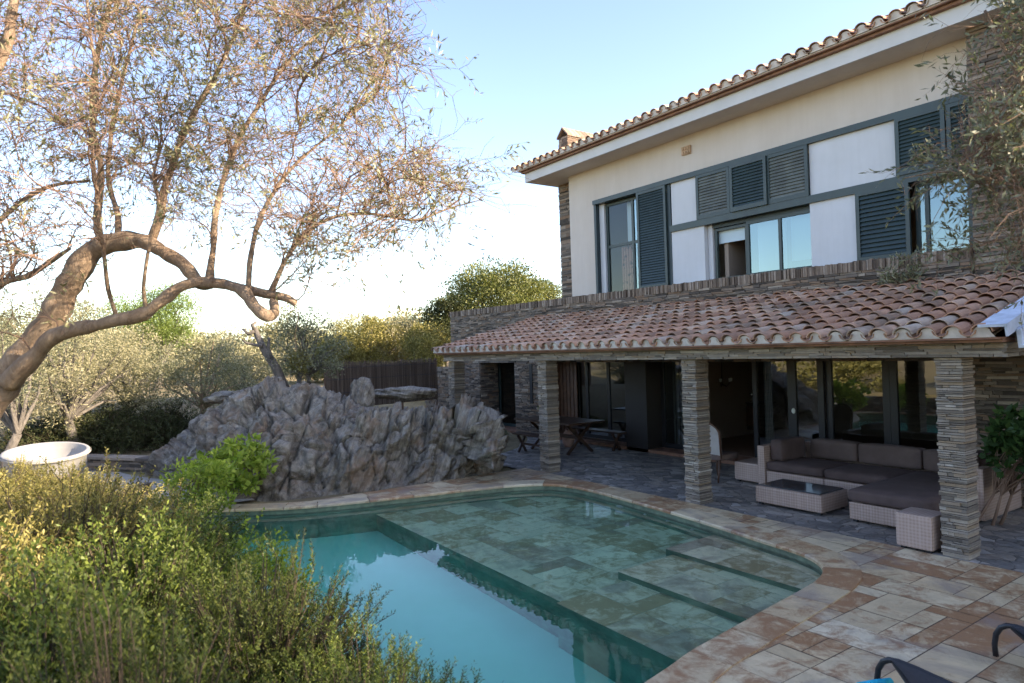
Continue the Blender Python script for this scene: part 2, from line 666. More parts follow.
# ------------------------------------------------------------------ travertine paving, pool
def trav_mat(name, under=False):
    k = NB(name)
    at = k.n('Attribute')
    at.attribute_name = 'rnd'
    sp = k.n('SeparateColor')
    k.l(at.outputs['Color'], sp.inputs[0])
    v = k.coords()
    # offset the pattern per tile
    mp = k.n('Mapping')
    k.l(v, mp.inputs[0])
    sc_ = k.n('VectorMath', operation='SCALE')
    k.l(at.outputs['Vector'], sc_.inputs[0])
    sc_.inputs['Scale'].default_value = 17.0
    k.l(sc_.outputs[0], mp.inputs['Location'])
    tv = mp.outputs[0]
    base = k.ramp(sp.outputs[0], [(0.0, (0.53, 0.39, 0.20)), (0.3, (0.66, 0.52, 0.30)), (0.6, (0.75, 0.62, 0.38)), (0.85, (0.65, 0.47, 0.24)), (1.0, (0.83, 0.73, 0.50))])
    n1 = k.noise(tv, 2.6, 7, 0.7, 0.5)
    n2 = k.noise(tv, 4.5, 7, 0.72, 0.5)
    n3 = k.noise(v, 1.1, 5, 0.65, 0.6)
    base = k.mix(0.35, base, (0.66, 0.53, 0.36))
    if under:
        base = k.mix(0.5, base, (0.84, 0.80, 0.64))
    c = k.mix(0.3 if under else 0.55, base, k.ramp(n1, [(0.3, (0.52, 0.50, 0.48)), (0.65, (1.1, 1.08, 1.05))]), 'MULTIPLY')
    # rust veins: more on some tiles
    ad = k.n('Math', operation='MULTIPLY_ADD')
    k.l(sp.outputs[1], ad.inputs[0])
    ad.inputs[1].default_value = 0.26
    k.l(n2, ad.inputs[2])
    rs_ = (0.30, 0.20, 0.085) if under else (0.30, 0.13, 0.05)
    c = k.mix(k.ramp(ad.outputs[0], [(0.56, (0, 0, 0)), (0.74, (0.75, 0.75, 0.75) if under else (0.8, 0.8, 0.8))]), c, rs_)
    ad2 = k.n('Math', operation='MULTIPLY_ADD')
    k.l(sp.outputs[2], ad2.inputs[0])
    ad2.inputs[1].default_value = 0.18
    k.l(n3, ad2.inputs[2])
    c = k.mix(k.ramp(ad2.outputs[0], [(0.62, (0, 0, 0)), (0.74, (0.6, 0.6, 0.6))]), c, (0.30, 0.24, 0.20))
    if under:
        c = k.mix(1.0, c, (1.22, 1.22, 1.08), 'MULTIPLY')
        k.b.inputs['Roughness'].default_value = 0.8
    else:
        k.b.inputs['Roughness'].default_value = 0.42
        k.b.inputs['Specular IOR Level'].default_value = 0.4
    k.colr(c)
    k.bump(k.noise(tv, 24, 5, 0.7), 0.25, 0.01)
    return k.m


M['trav'] = trav_mat('travertine')
M['trav_under'] = trav_mat('travertine_wet', True)


def rnd_attr(o, cols):
    a_ = o.data.attributes.new('rnd', 'FLOAT_COLOR', 'FACE')
    a_.data.foreach_set('color', np.asarray(cols, dtype=np.float32).ravel())


def pack_tiles(x0, x1, y0, y1, u=0.2):
    nx_, ny_ = int(round((x1 - x0) / u)), int(round((y1 - y0) / u))
    used = np.zeros((nx_, ny_), bool)
    sizes = [(3, 2), (2, 1), (2, 2), (2, 2), (3, 2), (2, 3), (1, 2), (4, 2)]
    out = []
    for j in range(ny_):
        for i in range(nx_):
            if used[i, j]:
                continue
            random.shuffle(sizes)
            for (a_, b_) in sizes + [(2, 1), (1, 2), (1, 1)]:
                if i + a_ <= nx_ and j + b_ <= ny_ and not used[i:i + a_, j:j + b_].any():
                    used[i:i + a_, j:j + b_] = True
                    out.append((x0 + i * u, x0 + (i + a_) * u, y0 + j * u, y0 + (j + b_) * u))
                    break
    return out


def tile_sheet(name, tiles, z, mat, keep_out=None, gap=0.004, clip_in=None, rot=0.0):
    V, F, C = [], [], []
    ca, sa = math.cos(rot), math.sin(rot)

    def T(x, y):
        return (x * ca - y * sa, x * sa + y * ca)
    for (x0, x1, y0, y1) in tiles:
        rc = (random.random(), random.random(), random.random(), 1)
        zz = z + random.uniform(-0.0015, 0.0015)
        x0, x1, y0, y1 = x0 + gap, x1 - gap, y0 + gap, y1 - gap
        cells = [(x0, x1, y0, y1)]
        if keep_out is not None:
            px = np.linspace(x0, x1, 7)
            py = np.linspace(y0, y1, 7)
            qx, qy = np.meshgrid(px, py)
            q = np.array([T(a_, b_) for a_, b_ in zip(qx.ravel(), qy.ravel())])
            ins = inside(q[:, 0], q[:, 1], keep_out)
            if ins.all():
                continue
            if ins.any():
                n_ = 16
                xs, ys = np.linspace(x0, x1, n_ + 1), np.linspace(y0, y1, n_ + 1)
                cells = []
                for a_ in range(n_):
                    for b_ in range(n_):
                        cxy = T((xs[a_] + xs[a_ + 1]) / 2, (ys[b_] + ys[b_ + 1]) / 2)
                        if not inside(cxy[0], cxy[1], keep_out):
                            cells.append((xs[a_], xs[a_ + 1], ys[b_], ys[b_ + 1]))
        for (a_, b_, c_, d_) in cells:
            n0 = len(V)
            V += [(*T(a_, c_), zz), (*T(b_, c_), zz), (*T(b_, d_), zz), (*T(a_, d_), zz)]
            F.append((n0, n0 + 1, n0 + 2, n0 + 3))
            C.append(rc)
    o = np_mesh(name, V, F, mat)
    rnd_attr(o, C)
    return o


# grout bed below tiles (a sheet with the pool cut out, fine cells)
def sheet_cut(name, x0, x1, y0, y1, z, mat, keep_out, st=0.08):
    xs = np.arange(x0, x1, st)
    ys = np.arange(y0, y1, st)
    A, B = np.meshgrid(xs, ys, indexing='ij')
    ok = ~inside(A + st / 2, B + st / 2, keep_out)
    A, B = A[ok], B[ok]
    n_ = len(A)
    V = np.zeros((n_, 4, 3))
    for q, (dx, dy) in enumerate(((0, 0), (st, 0), (st, st), (0, st))):
        V[:, q, 0] = A + dx
        V[:, q, 1] = B + dy
        V[:, q, 2] = z
    return np_mesh(name, V.reshape(-1, 3), np.arange(n_ * 4).reshape(-1, 4), mat)


KO = off_np(0.30)
M['grout'] = plain('grout', (0.22, 0.18, 0.14), 0.95)
o = tile_sheet('pool_deck', pack_tiles(-11.6, 5.0, 1.36, 8.36), 0.0, M['trav'], KO)
tag(o, kind='structure')
o = sheet_cut('deck_bed', -11.6, 5.0, 1.36, 8.36, -0.008, M['grout'], KO)
tag(o, kind='structure')

# coping ring: wedge stones with a soft inner edge
V, F, C = [], [], []
inn, o1, out_ = offset_loop(POOL, -0.03 * SGN), offset_loop(POOL, -0.015 * SGN), offset_loop(POOL, 0.35 * SGN)
n = len(POOL)
acc = 0
rc = (0.5, 0.3, 0.5, 1)
lim = 0.5
for i in range(n):
    j = (i + 1) % n
    acc += (POOL[j] - POOL[i]).length
    a0, a1, b0, b1 = inn[i], inn[j], out_[i], out_[j]
    m0, m1 = o1[i], o1[j]
    g_ = 0.0
    if acc > lim:
        acc = 0
        lim = random.uniform(0.4, 0.8)
        rc = (random.random(), random.random(), random.random(), 1)
        g_ = 0.05
    s0 = g_
    L0 = a0.lerp(a1, s0), m0.lerp(m1, s0), b0.lerp(b1, s0)
    zt = 0.012
    prof0 = [(L0[0], -0.032), (L0[0], -0.004), (L0[1], zt), (L0[2], zt), (L0[2], -0.02)]
    prof1 = [(a1, -0.032), (a1, -0.004), (m1, zt), (b1, zt), (b1, -0.02)]
    for q in range(4):
        n0 = len(V)
        V += [(prof0[q][0].x, prof0[q][0].y, prof0[q][1]), (prof1[q][0].x, prof1[q][0].y, prof1[q][1]),
              (prof1[q + 1][0].x, prof1[q + 1][0].y, prof1[q + 1][1]), (prof0[q + 1][0].x, prof0[q + 1][0].y, prof0[q + 1][1])]
        F.append((n0, n0 + 1, n0 + 2, n0 + 3))
        C.append(rc)
    # underside lip
    n0 = len(V)
    pi0, pi1 = POOL[i], POOL[j]
    V += [(a0.x, a0.y, -0.032), (a1.x, a1.y, -0.032), (b1.x, b1.y, -0.034), (b0.x, b0.y, -0.034)]
    F.append((n0, n0 + 3, n0 + 2, n0 + 1))
    C.append(rc)
o = np_mesh('pool_coping', V, F, M['trav'])
rnd_attr(o, C)
tag(o, kind='structure')

# basin
WL = -0.10
k = NB('pool_plaster')
v = k.coords()
k.colr(k.ramp(k.noise(v, 1.0, 5), [(0.3, (0.74, 0.88, 0.66)), (0.7, (0.84, 0.93, 0.74))]))
k.b.inputs['Roughness'].default_value = 0.8
M['pool'] = k.m
M['pool_wall'] = plain('pool_wall', (0.30, 0.40, 0.29), 0.8, nscale=2.5, namp=0.35)
V, F = [], []
for p in POOL:
    V += [(p.x, p.y, -0.033), (p.x, p.y, -1.75)]
for i in range(n):
    j = (i + 1) % n
    F.append((2 * i, 2 * j, 2 * j + 1, 2 * i + 1))
o = np_mesh('pool_wall', V, F, M['pool_wall'])
tag(o, kind='structure')
V, F = [], []
for p in offset_loop(POOL, -0.004 * SGN):
    V += [(p.x, p.y, -0.033), (p.x, p.y, -0.22)]
for i in range(n):
    j = (i + 1) % n
    F.append((2 * i, 2 * j, 2 * j + 1, 2 * i + 1))
o = np_mesh('waterline_band', V, F, plain('waterline_tiles', (0.16, 0.20, 0.13), 0.5, nscale=6, namp=0.4))
tag(o, kind='structure')
b = MB()
b.box(-12.6, -3.2, 1.0, 8.2, -1.9, -1.70)
tag(b.build('pool_floor', M['pool']), kind='structure')
b = MB()
b.box(-12.0, -3.3, 4.72, 8.1, -1.72, -0.71)
tag(b.build('pool_shelf', M['pool_wall']), kind='structure')
o = tile_sheet('pool_shelf_tiles', pack_tiles(-12.0, -5.8, 4.7, 8.1, 0.26), -0.69, M['trav_under'], None, 0.002)
tag(o, kind='structure')
for i, (x0, y0, y1, zt) in enumerate(((-5.86, 4.60, 5.70, -0.60), (-6.02, 5.66, 6.66, -0.42), (-6.14, 6.62, 8.1, -0.25))):
    b = MB()
    b.box(x0, -3.3 + i * 0.01, y0, 8.12 + i * 0.01, -1.72, zt - 0.02)
    tag(b.build('pool_step', M['pool_wall']), kind='structure')
    o = tile_sheet('pool_step_tiles', pack_tiles(x0 - 0.01, x0 + 2.6, y0 - 0.01, y0 + 1.3 if i < 2 else 8.1, 0.26), zt, M['trav_under'], None, 0.002)
    tag(o, kind='structure')

# water body
k = NB('pool_water')
rf = k.n('BsdfRefraction')
rf.inputs['IOR'].default_value = 1.33
rf.inputs['Roughness'].default_value = 0.0
gl = k.n('BsdfGlossy')
gl.inputs['Roughness'].default_value = 0.0
fr = k.n('Fresnel')
fr.inputs['IOR'].default_value = 1.43
mx = k.n('MixShader')
gb = k.n('NewGeometry')
ff = k.n('Math', operation='SUBTRACT')
ff.inputs[0].default_value = 1.0
k.l(gb.outputs['Backfacing'], ff.inputs[1])
fm = k.n('Math', operation='MULTIPLY')
k.l(ff.outputs[0], fm.inputs[0])
k.l(fr.outputs[0], fm.inputs[1])
k.l(fm.outputs[0], mx.inputs[0])
k.l(rf.outputs[0], mx.inputs[1])
k.l(gl.outputs[0], mx.inputs[2])
v = k.coords()
bn = k.n('Bump')
bn.inputs['Strength'].default_value = 0.05
bn.inputs['Distance'].default_value = 0.02
k.l(k.noise(v, 5, 2, 0.5), bn.inputs['Height'])
for q in (rf, gl, fr):
    k.l(bn.outputs[0], q.inputs['Normal'])
k.l(mx.outputs[0], k.out.inputs[0])
va = k.n('VolumeAbsorption')
va.inputs['Color'].default_value = (0.0, 0.92, 0.88, 1)
va.inputs['Density'].default_value = 0.33
k.l(va.outputs[0], k.out.inputs['Volume'])
M['water'] = k.m
V = [(p.x, p.y, WL) for p in offset_loop(POOL, 0.03 * SGN)] + [(p.x, p.y, -1.8) for p in offset_loop(POOL, 0.03 * SGN)]
me = bpy.data.meshes.new('pool_water')
fs = [tuple(range(n))[::-1] if SGN < 0 else tuple(range(n))[::-1], tuple(range(n, 2 * n))]
fs += [(i, (i + 1) % n, n + (i + 1) % n, n + i) for i in range(n)]
me.from_pydata(V, [], fs)
me.materials.append(k.m)
import bmesh
bm = bmesh.new()
bm.from_mesh(me)
bmesh.ops.recalc_face_normals(bm, faces=bm.faces)
bm.to_mesh(me)
bm.free()
o = bpy.data.objects.new('pool_water', me)
col.objects.link(o)
tag(o, kind='structure')
# pool wall fittings (jets and lamp)
M['jet'] = plain('jet_white', (0.75, 0.78, 0.72), 0.5)
for q, (xx, zz, rr) in enumerate(((-8.23, -0.30, 0.085), (-7.61, -0.32, 0.03), (-7.1, -0.31, 0.03), (-6.57, -0.33, 0.03))):
    # find pool wall y at xx
    yy = max(np.interp(xx, [p.x for p in POOL if p.y > 7.2 and -10 < p.x < -4.5], [p.y for p in POOL if p.y > 7.2 and -10 < p.x < -4.5]), 7.3)
    b = MB()
    b.lathe([(0.0, 0.03), (rr * 0.6, 0.03), (rr * 0.7, 0.015), (rr * 0.8, 0.03), (rr, 0.02), (rr, 0)], 20)
    b.v = [(x_ + xx, yy - z_, y_ + zz) for x_, y_, z_ in b.v]
    o = b.build('pool_lamp' if q == 0 else 'pool_jet', M['jet'])
    tag(o, ('round white underwater pool lamp on the far pool wall' if q == 0 else ['', 'small white pool inlet closest to the round pool lamp', 'small white pool inlet, middle of the three on the far wall', 'small white pool inlet beside the top pool step'][q]), 'pool lamp' if q == 0 else 'pool jet', None if q == 0 else 'inlets along the far pool wall')

# slate terrace
k = NB('slate_flags')
v = k.coords()
wv = k.n('TexNoise')
wv.inputs['Scale'].default_value = 4.0
wv.inputs['Detail'].default_value = 5
k.l(v, wv.inputs['Vector'])
vm = k.n('VectorMath', operation='MULTIPLY_ADD')
k.l(wv.outputs['Color'], vm.inputs[0])
vm.inputs[1].default_value = (0.25, 0.25, 0)
k.l(v, vm.inputs[2])
mp = k.n('Mapping')
mp.inputs['Scale'].default_value = (1, 1.35, 1)
k.l(vm.outputs[0], mp.inputs[0])
vo = k.n('TexVoronoi')
vo.feature = 'F1'
vo.inputs['Scale'].default_value = 4.6
k.l(mp.outputs[0], vo.inputs['Vector'])
ve = k.n('TexVoronoi')
ve.feature = 'DISTANCE_TO_EDGE'
ve.inputs['Scale'].default_value = 4.6
k.l(mp.outputs[0], ve.inputs['Vector'])
sp = k.n('SeparateColor')
k.l(vo.outputs['Color'], sp.inputs[0])
c = k.ramp(sp.outputs[0], [(0.0, (0.16, 0.15, 0.135)), (0.4, (0.27, 0.25, 0.225)), (0.75, (0.36, 0.31, 0.25)), (1.0, (0.48, 0.45, 0.41))])
c = k.mix(0.6, c, k.ramp(k.noise(v, 7, 6, 0.7), [(0.3, (0.5, 0.5, 0.5)), (0.7, (1.2, 1.2, 1.2))]), 'MULTIPLY')
ed = k.ramp(ve.outputs[0], [(0.0, (1, 1, 1)), (0.035, (0, 0, 0))])
k.colr(k.mix(ed, c, (0.10, 0.085, 0.07)))
k.l(k.ramp(k.noise(v, 5, 3), [(0.3, (0.35,) * 3), (0.7, (0.65,) * 3)]), k.b.inputs['Roughness'])
bn = k.bump(k.mix(0.5, k.ramp(ve.outputs[0], [(0.0, (0, 0, 0)), (0.06, (1, 1, 1))]), k.noise(v, 9, 6, 0.7)), 0.7, 0.02)
M['flags'] = k.m
b = MB()
b.quad((-22, 8.34, -0.004), (6, 8.34, -0.004), (6, 12.05, -0.004), (-22, 12.05, -0.004))
b.quad((-22, 8.2, -0.006), (-11.55, 8.2, -0.006), (-11.55, 8.34, -0.006), (-22, 8.34, -0.006))
tag(b.build('porch_floor', M['flags']), kind='structure')
# path on the left
k = NB('gravel_path')
v = k.coords()
k.colr(k.ramp(k.noise(v, 14, 6, 0.7), [(0.3, (0.26, 0.23, 0.19)), (0.7, (0.42, 0.38, 0.32))]))
k.b.inputs['Roughness'].default_value = 0.95
k.bump(k.noise(v, 60, 4), 0.6, 0.01)
b = MB()
b.quad((-21, -3.2, 0.0), (-12.9, -3.2, 0.0), (-12.4, 3.1, 0.0), (-20, 3.3, 0.0))
tag(b.build('path', k.m), kind='structure')

# ------------------------------------------------------------------ HOUSE
FY = 11.92      # upper facade
WY = 11.50      # stone wall plane
GY_ = 12.10     # lower glazing
XL = ony(568.6, 178, FY).x    # upper wall left edge
HX1 = 16.0  # unseen right end, house lengthened so its shade covers the pool
house = empty('house', (-6, 12, 0), 'white two storey house with green shutters above a stone base and tiled porch', 'house')

# plaster upper walls (with openings handled by panel grid)
Zt, Zb = 6.24, 3.83
TR0, TR1 = 5.03, 5.17


def fx(px, py):
    return ony(px, py, FY).x


xa = fx(595.8, 205)     # opening block left
xb = -4.40              # block right / pier
b = MB()
b.box(XL, xa, FY, FY + 0.25, 3.0, 7.12)
b.box(xa, -4.3, FY, FY + 0.25, Zt, 7.12)
b.box(XL, XL + 0.25, FY + 0.25, 18.5, 3.0, 7.12)
b.build('upper_wall', M['plaster'], house)

# right hand stone mass of the upper floor and plain unseen wall beyond, lengthened for shade
b = MB()
stone_face(b, (-4.38, 11.62, 3.6), (1, 0, 0), (0, -1, 0), 3.4, 3.3, 7.09, 0.045, 0.12, 0.45, 0.05, 0.10, 0.02)
stone_face(b, (-4.34, 11.9, 3.6), (0, -1, 0), (-1, 0, 0), 0.3, 3.3, 7.09, 0.06, 0.12, 0.3, 0.02, 0.10, 0.01)
b.build('stone_pier', M['slate_wall'], house)
b = MB()
b.box(-4.25, HX1, 11.66, 11.95, 3.3, 7.08)
b.box(-0.95, HX1, 11.60, 11.66, 0.0, 7.08)
b.box(HX1 - 0.3, HX1, 11.95, 18.5, 0.0, 7.08)
b.build('side_wall', plain('stone_mass', (0.17, 0.15, 0.13), 0.9, nscale=5, namp=0.4, bump=0.6, bscale=25), house)

# eaves: soffit, fascia, roof
b = MB()
EX0 = -15.15
b.box(EX0 + 0.02, HX1 + 0.5, 11.27, 19.0, 7.10, 7.16)
b.build('soffit', M['plaster'], house)
b = MB()
b.box(EX0, HX1 + 0.5, 11.22, 11.27, 7.09, 7.33)
b.box(EX0 - 0.0, EX0 + 0.05, 11.27, 19.0, 7.09, 7.33)
b.build('fascia', M['fascia'], house)
b = MB()
b.box(EX0 - 0.06, HX1 + 0.5, 11.13, 11.35, 7.332, 7.375)
b.box(EX0 - 0.12, HX1 + 0.5, 11.06, 11.35, 7.38, 7.42)
b.box(EX0 - 0.06, EX0 + 0.2, 11.35, 19.0, 7.332, 7.375)
b.build('eave_course', M['terracotta'], house)


def half_tile(mb, p, ax, up, side, L, r0, r1, n_=6, flip=False, thick=0.012, seg=1):
    """curved tile: axis ax from p, covers concave-down (flip: concave-up)"""
    base = len(mb.v)
    sg = -1 if flip else 1
    for (t, r, dz) in ((0, r0, 0.0), (1, r1, 0.0)):
        for rr in (r, r - thick):
            for i_ in range(n_ + 1):
                a_ = math.pi * i_ / n_
                q = p + ax * (L * t) + side * (math.cos(a_) * rr) + up * (math.sin(a_) * rr * sg * 0.85)
                mb.v.append(tuple(q))
    m_ = n_ + 1
    for i_ in range(n_):
        mb.f.append((base + i_, base + i_ + 1, base + 2 * m_ + i_ + 1, base + 2 * m_ + i_))
        mb.f.append((base + m_ + i_ + 1, base + m_ + i_, base + 3 * m_ + i_, base + 3 * m_ + i_ + 1))
        mb.f.append((base + i_ + 1, base + i_, base + m_ + i_, base + m_ + i_ + 1))
        mb.f.append((base + 2 * m_ + i_, base + 2 * m_ + i_ + 1, base + 3 * m_ + i_ + 1, base + 3 * m_ + i_))


def tile_roof(x0, x1, y0, z0, pitch, length, sp=0.263, row=0.33, name='roof', mortar_front=True, messy=0.012):
    mb, mo = MB(), MB()
    ax0 = Vector((0, math.cos(pitch), math.sin(pitch)))
    up = Vector((0, -math.sin(pitch), math.cos(pitch)))
    side = Vector((1, 0, 0))
    ncol = int(round((x1 - x0) / sp))
    sp = (x1 - x0) / ncol
    nr = int(math.ceil(length / row))
    for c_ in range(ncol + 1):
        x = x0 + c_ * sp
        for r_ in range(nr):
            L = row + 0.07
            if (r_ + 1) * row > length + 0.02:
                L = length - r_ * row
            if L < 0.1:
                continue
            tilt = up * 0.035
            p = Vector((x + jit(messy), y0, z0)) + ax0 * (r_ * row + jit(messy)) + up * (0.05 + 0.02 + jit(0.006))
            a2 = (ax0 * L - tilt * 0.8 + side * jit(0.012)).normalized()
            half_tile(mb, p, a2, up, side, L, 0.106 + jit(0.004), 0.082, 7)
            if c_ < ncol:
                p = Vector((x + sp / 2 + jit(messy), y0 + 0.02, z0)) + ax0 * (r_ * row + jit(messy)) + up * (0.095 + jit(0.004))
                half_tile(mb, p, a2, up, side, L, 0.085, 0.092, 5, flip=True)
    # board below tiles
    e = ax0 * length
    p0 = Vector((x0 - 0.05, y0 + 0.06, z0 - 0.0)) + up * 0.0
    q = [p0, p0 + Vector((x1 - x0 + 0.1, 0, 0)), p0 + Vector((x1 - x0 + 0.1, 0, 0)) + e, p0 + e]
    mo.add([*q, *[t_ + up * 0.018 for t_ in q]], [(0, 3, 2, 1), (4, 5, 6, 7), (0, 1, 5, 4), (1, 2, 6, 5), (2, 3, 7, 6), (3, 0, 4, 7)])
    # mortar plugs at the eave inside each cover tile
    for c_ in range(ncol + 1):
        x = x0 + c_ * sp
        pts = [Vector((x, y0 + 0.035, z0)) + up * 0.02 + side * (math.cos(math.pi * i_ / 8) * 0.082) + up * (0.05 + math.sin(math.pi * i_ / 8) * 0.068) for i_ in range(9)]
        b0 = len(mo.v)
        lo_ = [Vector((x + 0.12, y0 + 0.035, z0)) + up * 0.015, Vector((x - 0.12, y0 + 0.035, z0)) + up * 0.015]
        allp = [lo_[0]] + pts + [lo_[1]]
        mo.add(allp + [t_ + ax0 * 0.1 for t_ in allp], [tuple(range(len(allp)))])
    return mb, mo


# porch roof
PP = math.atan2(0.84, 3.38)
mb, mo = tile_roof(-14.88, -3.02, 8.08, 2.44, PP, 3.50)
proof = mb.build('porch_roof', M['tile'], house, smooth=False)
mo.build('roof_bed', M['mortar'], proof)
# verge: painted capping at the right end and a gutter sheet under it
b = MB()
ax0 = Vector((0, math.cos(PP), math.sin(PP)))
up = Vector((0, -math.sin(PP), math.cos(PP)))
for i in range(8):
    c_ = Vector((-2.90, 8.05, 2.52)) + ax0 * (0.22 + i * 0.45)
    b.obox(c_ + up * 0.06, (0.13, 0, 0), ax0 * 0.232 + up * 0.006, up * 0.014)
    b.obox(c_ + Vector((0.12, 0, 0)) + up * 0.0, (0.012, 0, 0), ax0 * 0.232 + up * 0.006, up * 0.055)
b.build('verge_capping', M['verge'], house)
b = MB()
b.obox(Vector((-2.74, 9.9, 2.84)), Vector((0.02, 0, 0)), ax0 * 1.7, up * 0.10)
b.obox(Vector((-2.66, 9.9, 2.76)), Vector((0.08, 0, 0)), ax0 * 1.7, up * 0.012)
b.build('verge_flashing', M['verge'], house)
# upper roof
mb, mo = tile_roof(EX0 - 0.25, HX1 + 0.5, 11.0, 7.40, R(17), 1.35)
roof = mb.build('roof', M['tile'], house)
mo.build('roof_bed', M['mortar'], roof)
b = MB()
b.v = []
b.add([(EX0 - 0.3, 12.2, 7.83), (HX1 + 0.5, 12.2, 7.83), (HX1 + 0.5, 17.5, 9.4), (EX0 - 0.3, 17.5, 9.4), (HX1 + 0.5, 23, 7.7), (EX0 - 0.3, 23, 7.7),
       (EX0 - 0.3, 12.2, 7.4), (HX1 + .5, 12.2, 7.4), (HX1 + .5, 23, 7.4), (EX0 - .3, 23, 7.4)],
      [(0, 1, 2, 3), (3, 2, 4, 5), (6, 9, 8, 7), (0, 3, 5, 9, 6), (1, 7, 8, 4, 2), (0, 6, 7, 1), (5, 4, 8, 9)])
b.build('rear_roof', M['tile'], house)

# chimney
p = ony(559, 150, 13.0)
cx0 = p.x
b = MB()
cxw = ony(568, 150, 13.0).x - cx0
cxl = 1.15
CH = ony(558, 139, 13.0).z
CA = ony(562, 127.5, 13.0).z
stone_pillar(b, cx0, cx0 + cxw, 13.0, 13.0 + cxl, 7.3, CH, 0.06)
chim = b.build('chimney', island_stone('chimney_stone', [(0, (0.12, 0.085, 0.06)), (0.5, (0.26, 0.18, 0.13)), (1, (0.40, 0.30, 0.22))], 12), house)
b = MB()
xm = cx0 + cxw / 2
nsl = 7
for q in range(nsl):
    ya = 12.96 + (cxl + 0.08) * q / nsl
    yb = 12.96 + (cxl + 0.08) * (q + 1) / nsl - 0.012
    for sg in (-1, 1):
        xe = xm + sg * (cxw / 2 + 0.05)
        t_ = 0.05
        b.add([(xe, ya, CH - 0.02), (xm, ya, CA - t_), (xm, ya, CA), (xe, ya, CH + t_ - 0.02), (xe, yb, CH - 0.02), (xm, yb, CA - t_), (xm, yb, CA), (xe, yb, CH + t_ - 0.02)],
              [(0, 1, 2, 3), (7, 6, 5, 4), (0, 4, 5, 1), (3, 2, 6, 7), (0, 3, 7, 4), (1, 5, 6, 2)])
b.build('chimney_cap', island_stone('cap_slab', [(0, (0.20, 0.14, 0.10)), (0.5, (0.32, 0.23, 0.17)), (1, (0.42, 0.33, 0.26))], 9), chim)
# the stone stack below the eave on the gable end
b = MB()
sx = ony(560.2, 200, 12.35).x
stone_pillar(b, sx, XL + 0.02, 12.3, 13.2, 3.0, 7.09, 0.06)
b.build('stone_stack', M['slate_wall'], house)

# lower stone wall
b = MB()
zl = 3.64
stone_face(b, (-19.95, WY, 0), (1, 0, 0), (0, -1, 0), 19.95 - 4.40, 2.10, zl, 0.040, 0.1, 0.4, 0.03, 0.08, 0.016)
for (x0, x1) in ((-19.95, -18.2), (-16.3, -15.1)):
    stone_face(b, (x0, WY, 0), (1, 0, 0), (0, -1, 0), x1 - x0, 0.0, 2.10, 0.038, 0.1, 0.35, 0.03, 0.08, 0.014)
stone_face(b, (-4.8, WY, 0), (1, 0, 0), (0, -1, 0), 3.85, 0.0, 3.3, 0.042, 0.12, 0.4, 0.03, 0.08, 0.02)
for x_ in (-18.2, -16.3 + 1.2, -4.8 + 3.85):
    stone_face(b, (x_, WY, 0), (0, 1, 0), (1, 0, 0), 0.65, 0.0, 2.2, 0.05, 0.1, 0.3, 0.02, 0.08, 0.012)
stone_face(b, (-19.95, WY + 1.2, 0), (0, -1, 0), (-1, 0, 0), 1.2, 0.0, zl, 0.05, 0.1, 0.3, 0.02, 0.08, 0.012)
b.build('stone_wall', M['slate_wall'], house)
b = MB()
b.box(-19.9, -18.28, WY + 0.03, 16.0, 0.0, 3.70)
b.box(-18.28, -16.22, WY + 0.031, 12.0, 2.25, 3.69)
b.box(-16.25, -15.18, WY + 0.032, 12.6, 0.0, 3.68)
b.box(-15.18, -4.78, WY + 0.031, 12.0, 2.25, 3.69)
b.box(-4.76, -0.97, WY + 0.03, 12.6, 0.0, 3.3)
b.box(-19.9, XL + 0.3, WY + 0.6, 16.0, 3.2, 3.70)
b.build('wall_core', plain('wall_core', (0.2, 0.18, 0.16), 0.9), house)
# ledge of stones on edge
b = MB()
x = -19.98
while x < -4.42:
    w_ = random.uniform(0.022, 0.055)
    b.box(x + 0.003, x + w_ - 0.003, WY - 0.045 + jit(0.02), FY + 0.02, zl - 0.01, 3.80 + jit(0.012))
    x += w_
b.build('ledge', M['ledge_brick'], house)

# porch pillars and beam
for i, px_ in enumerate((-14.60, -10.955, -7.18, -3.47)):
    b = MB()
    stone_pillar(b, px_ - 0.14, px_ + 0.14, 8.38, 8.68, -0.02, 2.24, 0.026)
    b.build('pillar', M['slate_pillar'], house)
b = MB()
b.box(-14.85, -2.9, 8.34, 8.72, 2.242, 2.44)
b.box(-14.80, -14.5, 8.72, WY, 2.242, 2.5)
b.box(-3.2, -2.92, 8.72, WY, 2.242, 2.5)
beam = b.build('porch_beam', M['concrete'], house)
b = MB()
stone_face(b, (-14.85, 8.34, 0), (1, 0, 0), (0, -1, 0), 11.95, 2.243, 2.395, 0.035, 0.12, 0.5, 0.03, 0.02, 0.01)
stone_face(b, (-2.9, 8.30, 0), (0, 1, 0), (1, 0, 0), 3.2, 2.243, 2.395, 0.035, 0.12, 0.5, 0.03, 0.02, 0.01)
b.build('beam_facing', M['slate_pillar'], beam)
b = MB()
b.box(-14.92, -2.86, 8.16, 8.5, 2.40, 2.428)
b.box(-14.92, -2.86, 8.10, 8.5, 2.432, 2.452)
b.build('tile_course', M['terracotta'], beam)
# porch ceiling
b = MB()
b.add([(-14.8, 8.5, 2.46), (-2.95, 8.5, 2.46), (-2.95, 11.55, 3.18), (-14.8, 11.55, 3.18)], [(0, 1, 2, 3)])
b.build('porch_ceiling', M['wood_dark'], house)

# upper facade: rails, panels, shutters, windows
b = MB()
b.box(xa - 0.02, xb, FY - 0.10, FY + 0.10, 6.13, 6.24)
b.build('facade_rail', M['teal'], house)
b = MB()
b.box(fx(672, 230), xb, FY - 0.08, FY + 0.10, TR0, TR1)
b.build('facade_rail', M['teal'], house)
b = MB()
b.box(xa - 0.02, xa + 0.06, FY - 0.06, FY + 0.06, 3.7, 6.13)
b.build('frame_post', M['teal_dark'], house)


